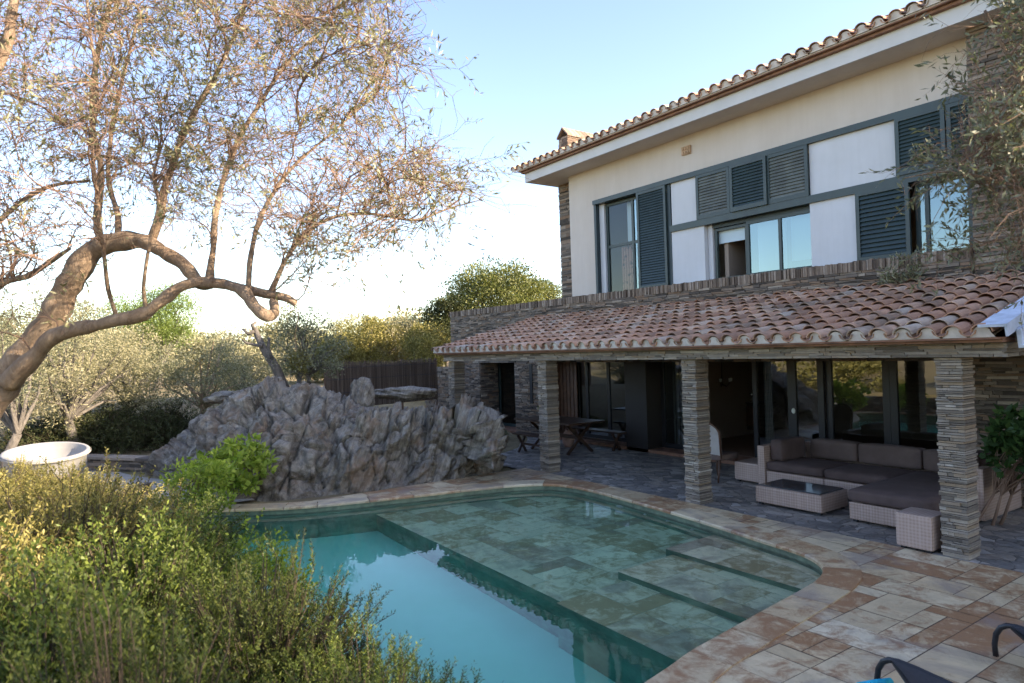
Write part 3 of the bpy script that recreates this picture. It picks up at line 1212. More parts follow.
def panel(x0, x1, z0, z1, y=FY - 0.03):
    b = MB()
    b.box(x0, x1, y, FY + 0.2, z0, z1)
    return b.build('wall_panel', M['panel'], house)


def shutter(x0, x1, z0, z1, y=FY - 0.09, mid=False, faded=False, pitch=0.062):
    b = MB()
    fw = 0.065
    b.box(x0, x0 + fw, y, y + 0.05, z0, z1)
    b.box(x1 - fw, x1, y, y + 0.05, z0, z1)
    b.box(x0 + fw, x1 - fw, y, y + 0.05, z0, z0 + fw + 0.02)
    b.box(x0 + fw, x1 - fw, y, y + 0.05, z1 - fw, z1)
    zr = [(z0 + fw + 0.02, z1 - fw)]
    if mid:
        zm = (z0 + z1) / 2
        b.box(x0 + fw, x1 - fw, y, y + 0.05, zm - 0.05, zm + 0.05)
        zr = [(z0 + fw + 0.02, zm - 0.05), (zm + 0.05, z1 - fw)]
    o = b.build('shutter', M['teal'], house)
    s_ = MB()
    for (a_, c_) in zr:
        nn = int((c_ - a_) / pitch)
        pt = (c_ - a_) / nn
        for i_ in range(nn):
            zc = a_ + (i_ + 0.5) * pt
            s_.obox(((x0 + x1) / 2, y + 0.027, zc), ((x1 - x0) / 2 - fw, 0, 0), (0, 0.016, 0.034), (0, -0.0045, 0.0025))
    s_.build('slats', M['ashslat'] if faded else M['teal'], o)
    return o


def window(x0, x1, z0, z1, y, fw=0.05, glass='glass_up', vbars=(), hbars=(), mat='teal', name='window'):
    b = MB()
    b.box(x0, x0 + fw, y, y + 0.06, z0, z1)
    b.box(x1 - fw, x1, y, y + 0.06, z0, z1)
    b.box(x0 + fw, x1 - fw, y, y + 0.06, z0, z0 + fw)
    b.box(x0 + fw, x1 - fw, y, y + 0.06, z1 - fw, z1)
    for vb in vbars:
        b.box(vb - fw / 2, vb + fw / 2, y + 0.004, y + 0.056, z0 + fw, z1 - fw)
    for hb in hbars:
        b.box(x0 + fw, x1 - fw, y + 0.008, y + 0.052, hb - fw / 2, hb + fw / 2)
    o = b.build(name, M[mat], house)
    xs = [x0 + fw, *vbars, x1 - fw]
    zs = [z0 + fw, *hbars, z1 - fw]
    for i_ in range(len(xs) - 1):
        for j_ in range(len(zs) - 1):
            g_ = MB()
            t = [jit(0.004) for _ in range(3)]
            yy = y + 0.03
            g_.quad((xs[i_], yy + t[0], zs[j_]), (xs[i_ + 1], yy + t[1], zs[j_]), (xs[i_ + 1], yy + t[1] + t[2], zs[j_ + 1]), (xs[i_], yy + t[0] + t[2], zs[j_ + 1]))
            if glass:
                g_.build('pane', M[glass if i_ or name != 'window' or not hbars else 'glass_clear'], o)
    return o


# upper opening A : tall window and long shutter
panel(xa + 0.06, fx(603.5, 250), 3.7, 6.13, FY + 0.06)
window(fx(603.5, 250), fx(646, 240), 3.72, 6.12, FY + 0.12, 0.07, vbars=(fx(629.5, 240),), hbars=(5.02,))
shutter(fx(640, 240), fx(669, 235), 3.81, 6.13, pitch=0.06)
b = MB()
b.box(fx(668.5, 230) + 0.02, fx(672.5, 230), FY - 0.04, FY + 0.2, 3.75, 6.13)
b.build('frame_post', M['teal_dark'], house)
# panels and shutters, top row
panel(fx(672.5, 205), fx(699, 200), TR1, 6.13)
shutter(fx(698.5, 195), fx(732, 190), TR1, 6.13, faded=True)
shutter(fx(733.5, 190), fx(770, 180), TR1, 6.13, FY - 0.13)
shutter(fx(769, 180), fx(810.5, 175), TR1, 6.13, faded=True)
panel(fx(810.5, 165), fx(897.5, 150), TR1, 6.13)
shutter(fx(898, 140), fx(948, 130), TR1, 6.13, FY - 0.11)
shutter(fx(949, 130), xb - 0.02, TR1, 6.13)
# bottom row
panel(fx(673, 260), fx(706, 255), 3.75, TR0)
xw0, xw1 = fx(711, 250), fx(811.5, 235)
panel(fx(706, 255) + 0.01, xw0 - 0.01, 3.75, TR0, FY + 0.08)
window(xw0 + 0.02, fx(744, 250), 3.83, 4.93, FY + 0.12, 0.05, glass=None)
window(fx(744.5, 250), xw1, 3.83, 4.95, FY + 0.08, 0.06, vbars=(fx(777.5, 240),))
b = MB()
b.box(xw0, xw1, FY + 0.10, FY + 0.2, 4.952, TR0)
b.build('window_head', M['teal_dark'], house)
panel(fx(812, 240), fx(859, 230), 3.75, TR0)
shutter(fx(859, 225), fx(912.5, 220), 3.81, TR0, FY - 0.10, pitch=0.075)
window(fx(913, 215), xb - 0.05, 3.81, TR0, FY + 0.10, 0.06, vbars=(fx(924.5, 220), fx(968, 215)))
# roller blinds/curtains behind upper windows, tinted for the mirrored sky
b = MB()
for (x0, x1, z0, z1) in ((fx(748, 250), fx(776, 240), 3.85, 4.95), (fx(781, 240), fx(806, 240), 4.05, 4.95), (fx(632, 240), fx(640, 240), 3.7, 5.0), (fx(618, 240), fx(628, 240), 5.05, 6.1), (fx(632, 240), fx(640, 240), 5.05, 6.1)):
    b = MB()
    b.box(x0, x1, FY + 0.35, FY + 0.36, z0, z1)
    b.build('blind', M['curtain'], house)
b = MB()
b.box(xw0 + 0.05, fx(741, 245), FY + 0.22, FY + 0.24, 4.62, 4.95)
b.build('blind', M['curtain'], house)
b = MB()
n_ = 40
x0, x1 = fx(614, 260), fx(627, 255)
for i in range(10):
    b.box(x0 + (x1 - x0) * i / 10, x0 + (x1 - x0) * (i + 0.9) / 10, FY + 0.28 + 0.02 * (i % 2), FY + 0.31 + 0.02 * (i % 2), 3.6, 4.98)
k = NB('curtain_print')
v = k.coords(scale=(1, 1, 1))
vo = k.n('TexVoronoi')
vo.inputs['Scale'].default_value = 9.0
k.l(v, vo.inputs['Vector'])
k.colr(k.ramp(vo.outputs['Distance'], [(0.25, (0.10, 0.03, 0.02)), (0.4, (0.32, 0.12, 0.075))]))
b.build('patterned_curtain', k.m, house)
b = MB()
b.box(fx(975, 225), fx(984, 225), FY + 0.2, FY + 0.25, 3.7, 5.0)
b.build('patterned_curtain', k.m, house)
# upper room
b = MB()
b.box(XL + 0.3, -4.5, 15.6, 15.7, 3.3, 7.0)
b.box(XL + 0.26, XL + 0.3, 12.2, 15.7, 3.3, 7.0)
b.box(-4.45, -4.4, 12.2, 15.7, 3.3, 7.0)
b.box(XL + 0.3, -4.5, 12.15, 15.6, 3.25, 3.3)
b.box(-9.35, -9.25, 12.2, 15.6, 3.3, 7.0)
b.build('upper_room', M['interior'], house)

# air vent bricks
p = ony(687, 150, FY)
b = MB()
b.box(p.x - 0.12, p.x + 0.12, FY - 0.05, FY + 0.02, p.z - 0.1, p.z + 0.08)
for i in range(3):
    for j in range(2):
        b.box(p.x - 0.10 + i * 0.07, p.x - 0.05 + i * 0.07, FY - 0.07, FY - 0.05, p.z - 0.08 + j * 0.08, p.z - 0.03 + j * 0.08)
b.build('air_vent', plain('vent_clay', (0.50, 0.34, 0.22), 0.9, nscale=10, namp=0.3), house)

# lower glazing
def lx(px_):
    return ony(px_, 400, GY_).x


ZB, ZT = 0.08, 2.26
DK = 'metal_dark'
window(-18.25, -16.2, ZB, ZT, GY_ + 0.1, 0.09, 'glass', vbars=(-17.3,), mat='teal', name='patio_door')
b = MB()
b.box(-15.55, -15.42, WY - 0.05, WY + 0.02, 0.95, 2.05)
b.build('slot_window', M['metal_dark'], house)
# brown leaf, then two fixed lights
b = MB()
b.box(-15.12, lx(577), GY_ - 0.05, GY_ + 0.03, ZB, ZT)
for i in range(6):
    xx = -15.05 + i * 0.15
    b.box(xx, xx + 0.12, GY_ - 0.07, GY_ - 0.05, ZB + 0.1, ZT - 0.1)
b.build('wooden_door', M['wood_brown'], house)
window(lx(577), lx(638), ZB, ZT, GY_, 0.10, 'glass', vbars=(lx(587), lx(608.5)), mat=DK, name='patio_door')
b = MB()
b.box(lx(639.5), lx(640) + 0.68, 11.62, GY_ + 0.1, 0.0, ZT)
b.build('shutter_box', plain('dark_shutter_box', (0.022, 0.018, 0.016), 0.5), house)
window(lx(661), lx(706), ZB, ZT, GY_, 0.10, 'glass', vbars=(lx(686),), mat=DK, name='patio_door')
window(lx(753), lx(792), ZB, ZT, GY_, 0.09, 'glass', mat=DK, name='patio_door')
d = window(lx(792) + 0.01, lx(826), ZB, ZT, GY_ - 0.07, 0.12, 'glass', mat=DK, name='patio_door')
b = MB()
p = ony(793, 411, GY_ - 0.09)
b.lathe([(0, 0.02), (0.03, 0.02), (0.04, 0.0)], 14)
b.v = [(x_ + p.x, GY_ - 0.07 - z_, y_ * 1.4 + p.z) for x_, y_, z_ in b.v]
b.build('door_lock', M['jet'], d)
window(lx(826), lx(890), ZB, ZT, GY_, 0.12, 'glass', mat=DK, name='patio_door')
window(lx(890) + 0.005, -4.85, ZB, ZT, GY_, 0.12, 'glass', mat=DK, name='patio_door')
b = MB()
b.box(-15.15, -4.8, 11.62, 12.3, 0.0, 0.07)
b.box(-18.2, -16.3, 11.55, 12.3, 0.0, 0.07)
b.build('threshold', M['terracotta'], house)
# ground floor rooms
b = MB()
b.box(-15.2, -4.7, 17.0, 17.1, 0.0, 2.7)
b.box(-15.3, -15.2, 12.6, 17.0, 0, 2.7)
b.box(-4.8, -4.7, 12.6, 17.0, 0, 2.7)
b.box(-15.2, -4.8, 12.0, 17.0, 2.6, 2.7)
b.box(-11.3, -11.2, 13.2, 17.0, 0, 2.6)
b.box(-18.4, -16.0, 15.0, 15.1, 0, 2.6)
b.box(-18.4, -16.2, 12.3, 15.0, 2.5, 2.6)
b.build('ground_room', M['interior'], house)
b = MB()
b.box(-18.3, -4.8, 12.3, 17.0, 0.0, 0.075)
b.build('room_floor', M['interior_floor'], house)
for (x0, x1) in ((lx(666), lx(682)), (lx(757), lx(764)), (lx(781), lx(789))):
    n_ = 8
    b = MB()
    for i in range(n_):
        xx = x0 + (x1 - x0) * i / n_
        b.box(xx, xx + (x1 - x0) / n_ * 0.9, GY_ + 0.25 + 0.03 * (i % 2), GY_ + 0.29 + 0.03 * (i % 2), 0.1, 2.25)
    b.build('sheer_curtain', M['sheer'], house)

# ------------------------------------------------------------------ ROCK
def N3(x, y, z):
    return noise.noise(Vector((x, y, z)))


def resample(pts, n_):
    P_ = np.array([tuple(p) for p in pts], float)
    dl = np.r_[0, np.cumsum(np.linalg.norm(np.diff(P_, axis=0), axis=1))]
    t = np.linspace(0, dl[-1], n_)
    return np.stack([np.interp(t, dl, P_[:, i]) for i in range(3)], 1)


k = NB('rock')
v = k.coords()
vr = k.coords('Object', (1, 1, 1), (0.5, 0.9, 0.3))
tc = k.n('TexCoord')
ld_ = Vector((0.45, 0.75, -0.30)).normalized()
l1_ = ld_.cross(Vector((0, 1, 0))).normalized()
l2_ = ld_.cross(l1_)
cb = k.n('CombineXYZ')
for i_, (dv_, sc_) in enumerate(((ld_, 6.5), (l1_, 0.9), (l2_, 1.1))):
    dt = k.n('VectorMath', operation='DOT_PRODUCT')
    k.l(tc.outputs['Object'], dt.inputs[0])
    dt.inputs[1].default_value = dv_ * sc_
    k.l(dt.outputs['Value'], cb.inputs[i_])
lam = k.noise(cb.outputs[0], 2.0, 7, 0.72, 0.7)
sx_ = k.n('SeparateXYZ')
k.l(tc.outputs['Object'], sx_.inputs[0])
mr_ = k.n('MapRange')
mr_.inputs['From Min'].default_value = 3.9
mr_.inputs['From Max'].default_value = 5.1
k.l(sx_.outputs['Y'], mr_.inputs['Value'])
gran = k.noise(v, 3.2, 9, 0.78, 0.9)
lam = k.mix(mr_.outputs[0], gran, k.mix(0.25, lam, gran))
c = k.ramp(lam, [(0.30, (0.06, 0.050, 0.038)), (0.45, (0.21, 0.18, 0.14)), (0.60, (0.38, 0.34, 0.275)), (0.74, (0.66, 0.605, 0.51))])
c = k.mix(0.5, c, k.ramp(k.noise(v, 6, 6, 0.7), [(0.3, (0.5, 0.48, 0.46)), (0.7, (1.15, 1.12, 1.1))]), 'MULTIPLY')
dk_ = k.ramp(k.noise(v, 2.3, 7, 0.75, 1.0), [(0.36, (0.30, 0.29, 0.27)), (0.50, (1.0, 1.0, 1.0))])  # random dark patches put shade contrast into the rock colour
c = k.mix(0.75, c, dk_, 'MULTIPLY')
wm = k.ramp(k.noise(v, 1.5, 6, 0.7, 0.8), [(0.51, (0, 0, 0)), (0.68, (0.75, 0.75, 0.75))])
c = k.mix(wm, c, (0.26, 0.165, 0.10))
k.colr(c)
k.b.inputs['Roughness'].default_value = 0.8
k.b.inputs['Specular IOR Level'].default_value = 0.35
k.bump(k.mix(0.35, lam, k.noise(v, 18, 6, 0.75)), 1.0, 0.07)
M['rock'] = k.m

NU, NV = 420, 190
front = resample([(-18.2, 1.9, 0), (-15.5, 2.1, 0), (-12.75, 2.75, 0), (-12.2, 3.4, 0), (-11.92, 4.6, 0), (-11.62, 6.2, 0), (-11.45, 7.2, 0), (-11.9, 8.0, 0), (-13.0, 8.6, 0)], NU)
cr = resample([dep(170, 468, 16.6), dep(195, 442, 15.6), dep(225, 411, 15.0), dep(262, 392, 14.6), dep(300, 389, 14.4), dep(345, 404, 14.2), dep(400, 412, 14.0), dep(430, 415, 13.9), dep(455, 419, 13.7), dep(478, 424, 13.1), dep(490, 448, 12.6), dep(494, 470, 12.4)], NU)
back = cr + np.array([-3.2, 0.9, 0])
back[:, 2] = 0.2
V = np.zeros((NU, NV, 3))
for j in range(NV):
    t = j / (NV - 1)
    if t < 0.62:
        s_ = t / 0.62
        wz = math.sin(s_ * math.pi / 2) ** 0.85
        wxy = s_ ** 1.25
        V[:, j, :2] = front[:, :2] * (1 - wxy) + cr[:, :2] * wxy
        V[:, j, 2] = (cr[:, 2] + 0.1) * wz - 0.1
    else:
        s_ = (t - 0.62) / 0.38
        V[:, j, :2] = cr[:, :2] * (1 - s_) + back[:, :2] * s_
        V[:, j, 2] = cr[:, 2] * (1 - s_ ** 1.6) + back[:, 2] * s_ ** 1.6
nrm = np.cross(np.gradient(V, axis=0), np.gradient(V, axis=1))
nrm /= np.linalg.norm(nrm, axis=2, keepdims=True) + 1e-9
if nrm[NU // 2, NV // 4, 0] < 0:
    nrm = -nrm
ldir = Vector((0.45, 0.75, -0.30)).normalized()
e1 = ldir.cross(Vector((0, 1, 0))).normalized()
e2 = ldir.cross(e1)
D = np.zeros((NU, NV))
for i in range(NU):
    ui = i / NU
    for j in range(NV):
        p = Vector(V[i, j])
        fade = min(1, j / 8, (NU - i) / 14 + 0.1, i / 20 + 0.1)
        q = Vector((p.dot(ldir) * 2.4, p.dot(e1) * 0.55, p.dot(e2) * 0.8))
        a_ = noise.noise(q * 1.0) * 0.20
        q2 = Vector((p.dot(ldir) * 8.0, p.dot(e1) * 1.3, p.dot(e2) * 1.9))
        b_ = (abs(noise.noise(q2)) - 0.25) * 0.24
        c_ = noise.noise(p * 0.9) * 0.32
        vd = noise.voronoi(p * 1.15 + Vector((noise.noise(p * 2), 0, 0)) * 0.5)[0]
        d_ = -max(0.0, 0.07 - (vd[1] - vd[0])) * 0.9
        f_ = noise.noise(p * 7.0) * 0.05 + noise.noise(p * 15.0) * 0.03
        st_ = p.dot(ldir) * 1.9 + noise.noise(p * 0.8) * 0.8
        e_ = ((st_ - math.floor(st_)) - 0.5) * 0.20
        s2_ = p.dot(ldir) * 6.3 + noise.noise(p * 1.7) * 1.1
        e_ += ((s2_ - math.floor(s2_)) - 0.5) * 0.07
        px_n = ui + 0.15 * noise.noise(p * 0.7)
        wr = min(1.0, max(0.12, (px_n - 0.56) * 6.0))       # right part is the fractured, laminated one
        wr *= 0.55 + 0.6 * max(0.0, 0.5 + noise.noise(p * 0.8 + Vector((7, 0, 0))))
        v2 = noise.voronoi(p * 2.6 + Vector((noise.noise(p * 3), noise.noise(p * 3 + Vector((5, 0, 0))), 0)) * 0.35)[0]
        cr_ = (min(v2[1] - v2[0], 0.30) - 0.15) * 0.22 + noise.noise(p * 3.3) * 0.09
        vb = noise.voronoi(Vector((p.dot(ldir) * 1.5, p.dot(e1) * 0.8, p.dot(e2) * 0.8)))
        blk = ((vb[1][0].x * 7.3) % 1.0 - 0.5) * 0.26
        def facet(sx, sy, sz_, amp, off_):
            pp = Vector((p.dot(ldir) * sx, p.dot(e1) * sy, p.dot(e2) * sz_)) + Vector((noise.noise(p * 1.1), noise.noise(p * 1.1 + Vector((4, 0, 0))), noise.noise(p * 1.1 + Vector((0, 8, 0))))) * 0.35 + Vector((off_, 0, 0))
            vv_ = noise.voronoi(pp)
            cv = noise.cell_vector(vv_[1][0] * 3.7 + Vector((0.37, 0.71, 0.13)))
            return ((pp - vv_[1][0]).dot(cv - Vector((0.5, 0.5, 0.5))) * 0.9 + (cv.x - 0.5) * 0.35) * amp
        fc = facet(0.9, 0.55, 0.55, 0.75, 0) * (0.55 + 0.45 * min(1, wr)) + facet(1.9, 0.9, 0.9, 0.34, 11) + facet(5.2, 2.4, 2.4, 0.13, 23)
        v3 = noise.voronoi(Vector((p.dot(ldir) * 2.2, p.dot(e1) * 1.0, p.dot(e2) * 1.0)) + Vector((noise.noise(p * 2.1), noise.noise(p * 2.1 + Vector((6, 0, 0))), 0)) * 0.4)[0]
        d_ -= max(0.0, 0.06 - (v3[1] - v3[0])) * 3.2
        c_ *= 0.7
        f_ *= 0.6
        cr_ *= 0.5
        blk = fc
        e_ *= 0.8
        D[i, j] = (a_ * 0.4 + (b_ * 0.5 + e_ * 0.75) * wr + blk + cr_ * (1.25 - wr) + c_ + d_ + f_ * 1.3) * fade
# bowl-shaped hollows with rusty soil
for (hx, hy, hd, hr, hv) in ((430, 457, 12.4, 0.28, 0.35), (377, 437, 13.0, 0.30, 0.22), (318, 430, 13.2, 0.25, 0.2), (290, 412, 13.6, 0.3, 0.22)):
    c_ = np.array(dep(hx, hy, hd))
    dd = np.linalg.norm((V - c_) * np.array([0.5, 0.6, 1.6]), axis=2)
    D -= hv * np.exp(-(dd / hr) ** 2)
V += nrm * D[:, :, None]
ii, jj = np.meshgrid(np.arange(NU - 1), np.arange(NV - 1), indexing='ij')
a = (ii * NV + jj).ravel()
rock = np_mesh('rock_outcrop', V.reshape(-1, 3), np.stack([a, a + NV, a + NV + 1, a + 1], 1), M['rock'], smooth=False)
rock.data.shade_smooth() if False else None
tag(rock, 'big grey layered rock outcrop rising along the far left edge of the pool', 'rock')


def boulder(c, rx, ry, rz, seed, rot=0.0):
    bmm = bmesh.new()
    bmesh.ops.create_icosphere(bmm, subdivisions=5, radius=1.0)
    ca, sa = math.cos(rot), math.sin(rot)
    vs = []
    for vv in bmm.verts:
        p = vv.co.copy()
        q = p * 1.4 + Vector((seed, 0, 0))
        vd = noise.voronoi(q)[0]
        r_ = 1 + 0.28 * noise.noise(q) + 0.18 * (vd[1] - vd[0]) - 0.1 + 0.05 * noise.noise(q * 6) + 0.03 * noise.noise(q * 14)
        lam_ = (p.x * 2.6 + p.z * 1.5 + noise.noise(q) * 0.6)
        r_ += ((lam_ - math.floor(lam_)) - 0.5) * 0.10
        p = Vector((p.x * rx * r_, p.y * ry * r_, p.z * rz * r_))
        vs.append((p.x * ca - p.y * sa + c[0], p.x * sa + p.y * ca + c[1], p.z + c[2]))
    F_ = [tuple(v_.index for v_ in f_.verts) for f_ in bmm.faces]
    bmm.free()
    return vs, F_


for (px_, py_, d_, rx, ry, rz, sd, rt, lb) in (
        (362, 396, 15.2, 0.28, 0.3, 0.42, 3, 0.4, 'upright pointed grey stone below the brush fence'),
        (232, 397, 17.0, 0.75, 0.45, 0.16, 9, 0.9, 'flat brown slab stone jutting behind the left slope of the outcrop'),
        (405, 393, 15.8, 0.9, 0.5, 0.16, 14, 0.6, 'flat brown stone slab lying at the foot of the brush fence')
        ):
    vs, F_ = boulder(dep(px_, py_, d_), rx, ry, rz, sd, rt)
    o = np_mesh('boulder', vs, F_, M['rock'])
    tag(o, lb, 'rock')

# ------------------------------------------------------------------ FOLIAGE
def leaf_arrays(P_, D_, ln, wd, rg, flat=0.0):
    """one kite-shaped folded leaf (two triangles sharing the midrib) at each point, D_ = growth direction"""
    n_ = len(P_)
    D_ = D_ / (np.linalg.norm(D_, axis=1, keepdims=True) + 1e-9)
    rnd = rg.normal(size=(n_, 3))
    rnd[:, 2] += flat * 2
    s_ = np.cross(D_, rnd)
    s_ /= np.linalg.norm(s_, axis=1, keepdims=True) + 1e-9
    u_ = np.cross(s_, D_)
    L_ = (ln * rg.uniform(0.65, 1.3, n_))[:, None]
    W_ = (wd * rg.uniform(0.7, 1.25, n_))[:, None]
    a_ = P_
    b_ = P_ + D_ * L_ * 0.5 + s_ * W_ * 0.5 + u_ * W_ * 0.15
    c_ = P_ + D_ * L_
    d_ = P_ + D_ * L_ * 0.5 - s_ * W_ * 0.5 + u_ * W_ * 0.15
    V_ = np.stack([a_, b_, c_, d_], 1).reshape(-1, 3)
    i_ = np.arange(n_)[:, None] * 4
    F_ = np.concatenate([i_, i_ + 1, i_ + 2, i_ + 3], 1)
    return V_, F_


L = {}
L['olive'] = leaf_mat('olive_leaf', [(0.0, (0.065, 0.07, 0.04)), (0.45, (0.16, 0.165, 0.095)), (0.8, (0.30, 0.285, 0.175)), (1.0, (0.42, 0.40, 0.27))], 0.25)
L['olive_dry'] = leaf_mat('olive_leaf_pale', [(0.0, (0.11, 0.10, 0.055)), (0.45, (0.25, 0.23, 0.13)), (0.8, (0.42, 0.37, 0.23)), (1.0, (0.55, 0.50, 0.36))], 0.3)
L['olive_big'] = leaf_mat('olive_leaf_big', [(0.0, (0.085, 0.088, 0.048)), (0.45, (0.20, 0.195, 0.105)), (0.8, (0.36, 0.34, 0.21)), (1.0, (0.52, 0.49, 0.35))], 0.25)
L['right'] = leaf_mat('olive_leaf_near', [(0.0, (0.075, 0.08, 0.05)), (0.5, (0.17, 0.18, 0.12)), (0.85, (0.32, 0.32, 0.23)), (1.0, (0.52, 0.50, 0.40))], 0.25)
L['bright'] = leaf_mat('bright_leaf', [(0.0, (0.07, 0.10, 0.016)), (0.5, (0.28, 0.35, 0.05)), (1.0, (0.60, 0.62, 0.12))], 0.45)  # green brightened to stand for sun; the rock-foot shrub is in shade
L['shrub'] = leaf_mat('shrub_leaf', [(0.0, (0.025, 0.035, 0.010)), (0.5, (0.065, 0.085, 0.022)), (0.85, (0.14, 0.16, 0.04)), (1.0, (0.24, 0.24, 0.08))], 0.3)
L['shrub_tip'] = leaf_mat('shrub_leaf_green', [(0.0, (0.035, 0.05, 0.012)), (0.5, (0.095, 0.13, 0.028)), (0.85, (0.20, 0.235, 0.05)), (1.0, (0.34, 0.34, 0.10))], 0.3)
L['shrub_gold'] = leaf_mat('shrub_leaf_gold', [(0.0, (0.08, 0.07, 0.02)), (0.45, (0.20, 0.18, 0.055)), (0.8, (0.35, 0.30, 0.10)), (1.0, (0.48, 0.39, 0.17))], 0.3)
L['dark'] = leaf_mat('dark_leaf', [(0.0, (0.025, 0.032, 0.014)), (0.6, (0.065, 0.075, 0.03)), (1.0, (0.12, 0.12, 0.05))], 0.2)
L['dark_green'] = leaf_mat('dark_green_leaf', [(0.0, (0.02, 0.045, 0.014)), (0.6, (0.05, 0.10, 0.028)), (1.0, (0.12, 0.19, 0.05))], 0.25)
L['pine'] = leaf_mat('pine_leaf', [(0.0, (0.06, 0.09, 0.02)), (0.5, (0.13, 0.18, 0.04)), (1.0, (0.24, 0.29, 0.07))], 0.25)
L['oak'] = leaf_mat('oak_leaf', [(0.0, (0.05, 0.062, 0.02)), (0.5, (0.12, 0.135, 0.04)), (1.0, (0.25, 0.24, 0.09))], 0.25)


def bark(name, dark, light, sc_=5.0):
    k = NB(name)
    v = k.coords('Object', (1, 1, 0.5))
    f = k.noise(v, sc_, 7, 0.75, 0.6)
    c = k.ramp(f, [(0.32, dark), (0.52, tuple((a_ + b_) / 2 for a_, b_ in zip(dark, light))), (0.68, light)])
    k.colr(c)
    k.b.inputs['Roughness'].default_value = 0.9
    k.bump(k.mix(0.5, f, k.noise(v, sc_ * 4, 7, 0.8, 0.5)), 1.0, 0.07)
    return k.m


BK = bark('olive_bark', (0.19, 0.125, 0.08), (0.52, 0.38, 0.26), 7)
BT = plain('twig_bark', (0.21, 0.13, 0.085), 0.85, nscale=2, namp=0.35)
BS = plain('shrub_stem', (0.07, 0.05, 0.032), 0.9)
BD = bark('grey_bark', (0.07, 0.06, 0.05), (0.22, 0.19, 0.16), 6)


def tree(name, label, cat, base, cen, rx, rz, mat, nclump=60, nleaf=9000, ls=0.08, lw=0.035, group=None, tr=0.10, barkm=None, seed=1, spread=0.24, ry=None, hollow=0.35, stems=1):
    rg = np.random.default_rng(seed)
    ry = ry or rx
    root = empty(name, base, label, cat, group)
    base, cen = Vector(base), Vector(cen)
    cc = []
    while len(cc) < nclump:
        p = rg.uniform(-1, 1, 3)
        r_ = np.linalg.norm(p)
        if r_ > 1 or r_ < hollow:
            continue
        wob = 1 + 0.25 * noise.noise(Vector(p) * 1.8 + Vector((seed * 3.1, 0, 0)))
        cc.append(p * wob)
    cc = np.array(cc) * np.array([rx, ry, rz]) + np.array(cen)
    szs = rg.uniform(0.5, 1.3, nclump)
    pr = szs / szs.sum()
    idx = rg.choice(nclump, nleaf, p=pr)
    sig = spread * min(rx, rz) * szs[idx][:, None]
    off = rg.normal(size=(nleaf, 3))
    off /= np.linalg.norm(off, axis=1, keepdims=True)
    off *= (rg.uniform(0.25, 1.0, nleaf) ** 0.6)[:, None]
    P_ = cc[idx] + off * sig * 1.7 * np.array([1.15, 1.15, 0.8])
    D_ = off + rg.normal(size=(nleaf, 3)) * 0.6 + np.array([0, 0, 0.25])
    V_, F_ = leaf_arrays(P_, D_, ls, lw, rg)
    np_mesh('crown', V_, F_, mat, root)
    mb = MB()
    for s_ in range(stems):
        b0 = base + Vector((jit(0.15), jit(0.15), -0.15)) if stems > 1 else base + Vector((0, 0, -0.15))
        fork = b0.lerp(cen, 0.45) + Vector((rg.normal() * 0.15 * rx, rg.normal() * 0.15 * rx, 0))
        mid = b0.lerp(fork, 0.5) + Vector((rg.normal() * 0.08 * rx, rg.normal() * 0.08 * rx, 0))
        mb.tube([b0, mid, fork], [tr * 1.3, tr, tr * 0.8], 8)
        sel = rg.choice(nclump, min(nclump, 16), replace=False)
        for q in sel:
            e_ = Vector(cc[q])
            m_ = fork.lerp(e_, 0.5) + Vector((rg.normal() * 0.1 * rx, rg.normal() * 0.1 * rx, 0.1 * rz))
            mb.tube([fork, m_, e_], [tr * 0.5, tr * 0.3, tr * 0.1], 5, False)
    mb.build('trunk', barkm or BD, root, smooth=True)
    return root


def gz(x, y):
    return float(hgt(np.array([x]), np.array([y]))[0])


def tree_px(name, label, cat, px_, py_, d_, rx, rz, mat, **kw):
    c_ = dep(px_, py_, d_)
    dx = kw.pop('lean', 0.0)
    z = kw.pop('bz', None)
    bz = gz(c_.x, c_.y) if z is None else z
    return tree(name, label, cat, (c_.x + dx, c_.y, bz), c_, rx, rz, mat, **kw)


# grove beyond the fountain
GR = 'olive trees beyond the round tub'
tree_px('olive_tree', 'grey green olive at the left photo edge behind the white tub', 'tree', 5, 372, 15.5, 1.6, 1.25, L['olive'], nclump=46, nleaf=10500, spread=0.19, ls=0.07, lw=0.022, group=GR, seed=11, tr=0.11)
tree_px('olive_tree', 'pale silvery olive with dark forked trunk behind the right rim of the tub', 'tree', 78, 366, 17.5, 1.75, 1.3, L['olive_dry'], nclump=50, nleaf=12500, spread=0.19, ls=0.075, lw=0.022, group=GR, seed=12, tr=0.12)
tree_px('olive_tree', 'broad yellow green olive above the dark hedge, beneath the pine', 'tree', 135, 372, 19.5, 1.7, 1.2, L['olive_dry'], nclump=46, nleaf=11000, spread=0.19, ls=0.08, lw=0.025, group=GR, seed=13, tr=0.11)
tree_px('olive_tree', 'olive with twisting pale trunk just left of the rock outcrop', 'tree', 200, 368, 19.0, 1.45, 1.25, L['olive'], nclump=46, nleaf=10500, spread=0.19, ls=0.075, lw=0.025, group=GR, seed=14, tr=0.10, barkm=BK)
tree_px('olive_tree', 'dusty olive further back above the silvery ones', 'tree', 45, 330, 24, 2.2, 1.3, L['olive'], nclump=80, nleaf=14000, ls=0.10, lw=0.035, group=GR, seed=15)
tree_px('pine_tree', 'bright green round topped pine standing above the olive grove', 'tree', 152, 318, 33, 2.0, 1.45, L['pine'], nclump=110, nleaf=22000, ls=0.13, lw=0.035, seed=16, tr=0.16)
tree_px('olive_tree', 'small olive filling the gap left of the dead stump', 'tree', 238, 372, 25, 1.2, 1.1, L['olive_dry'], nclump=50, nleaf=9000, ls=0.09, lw=0.03, group=GR, seed=17)
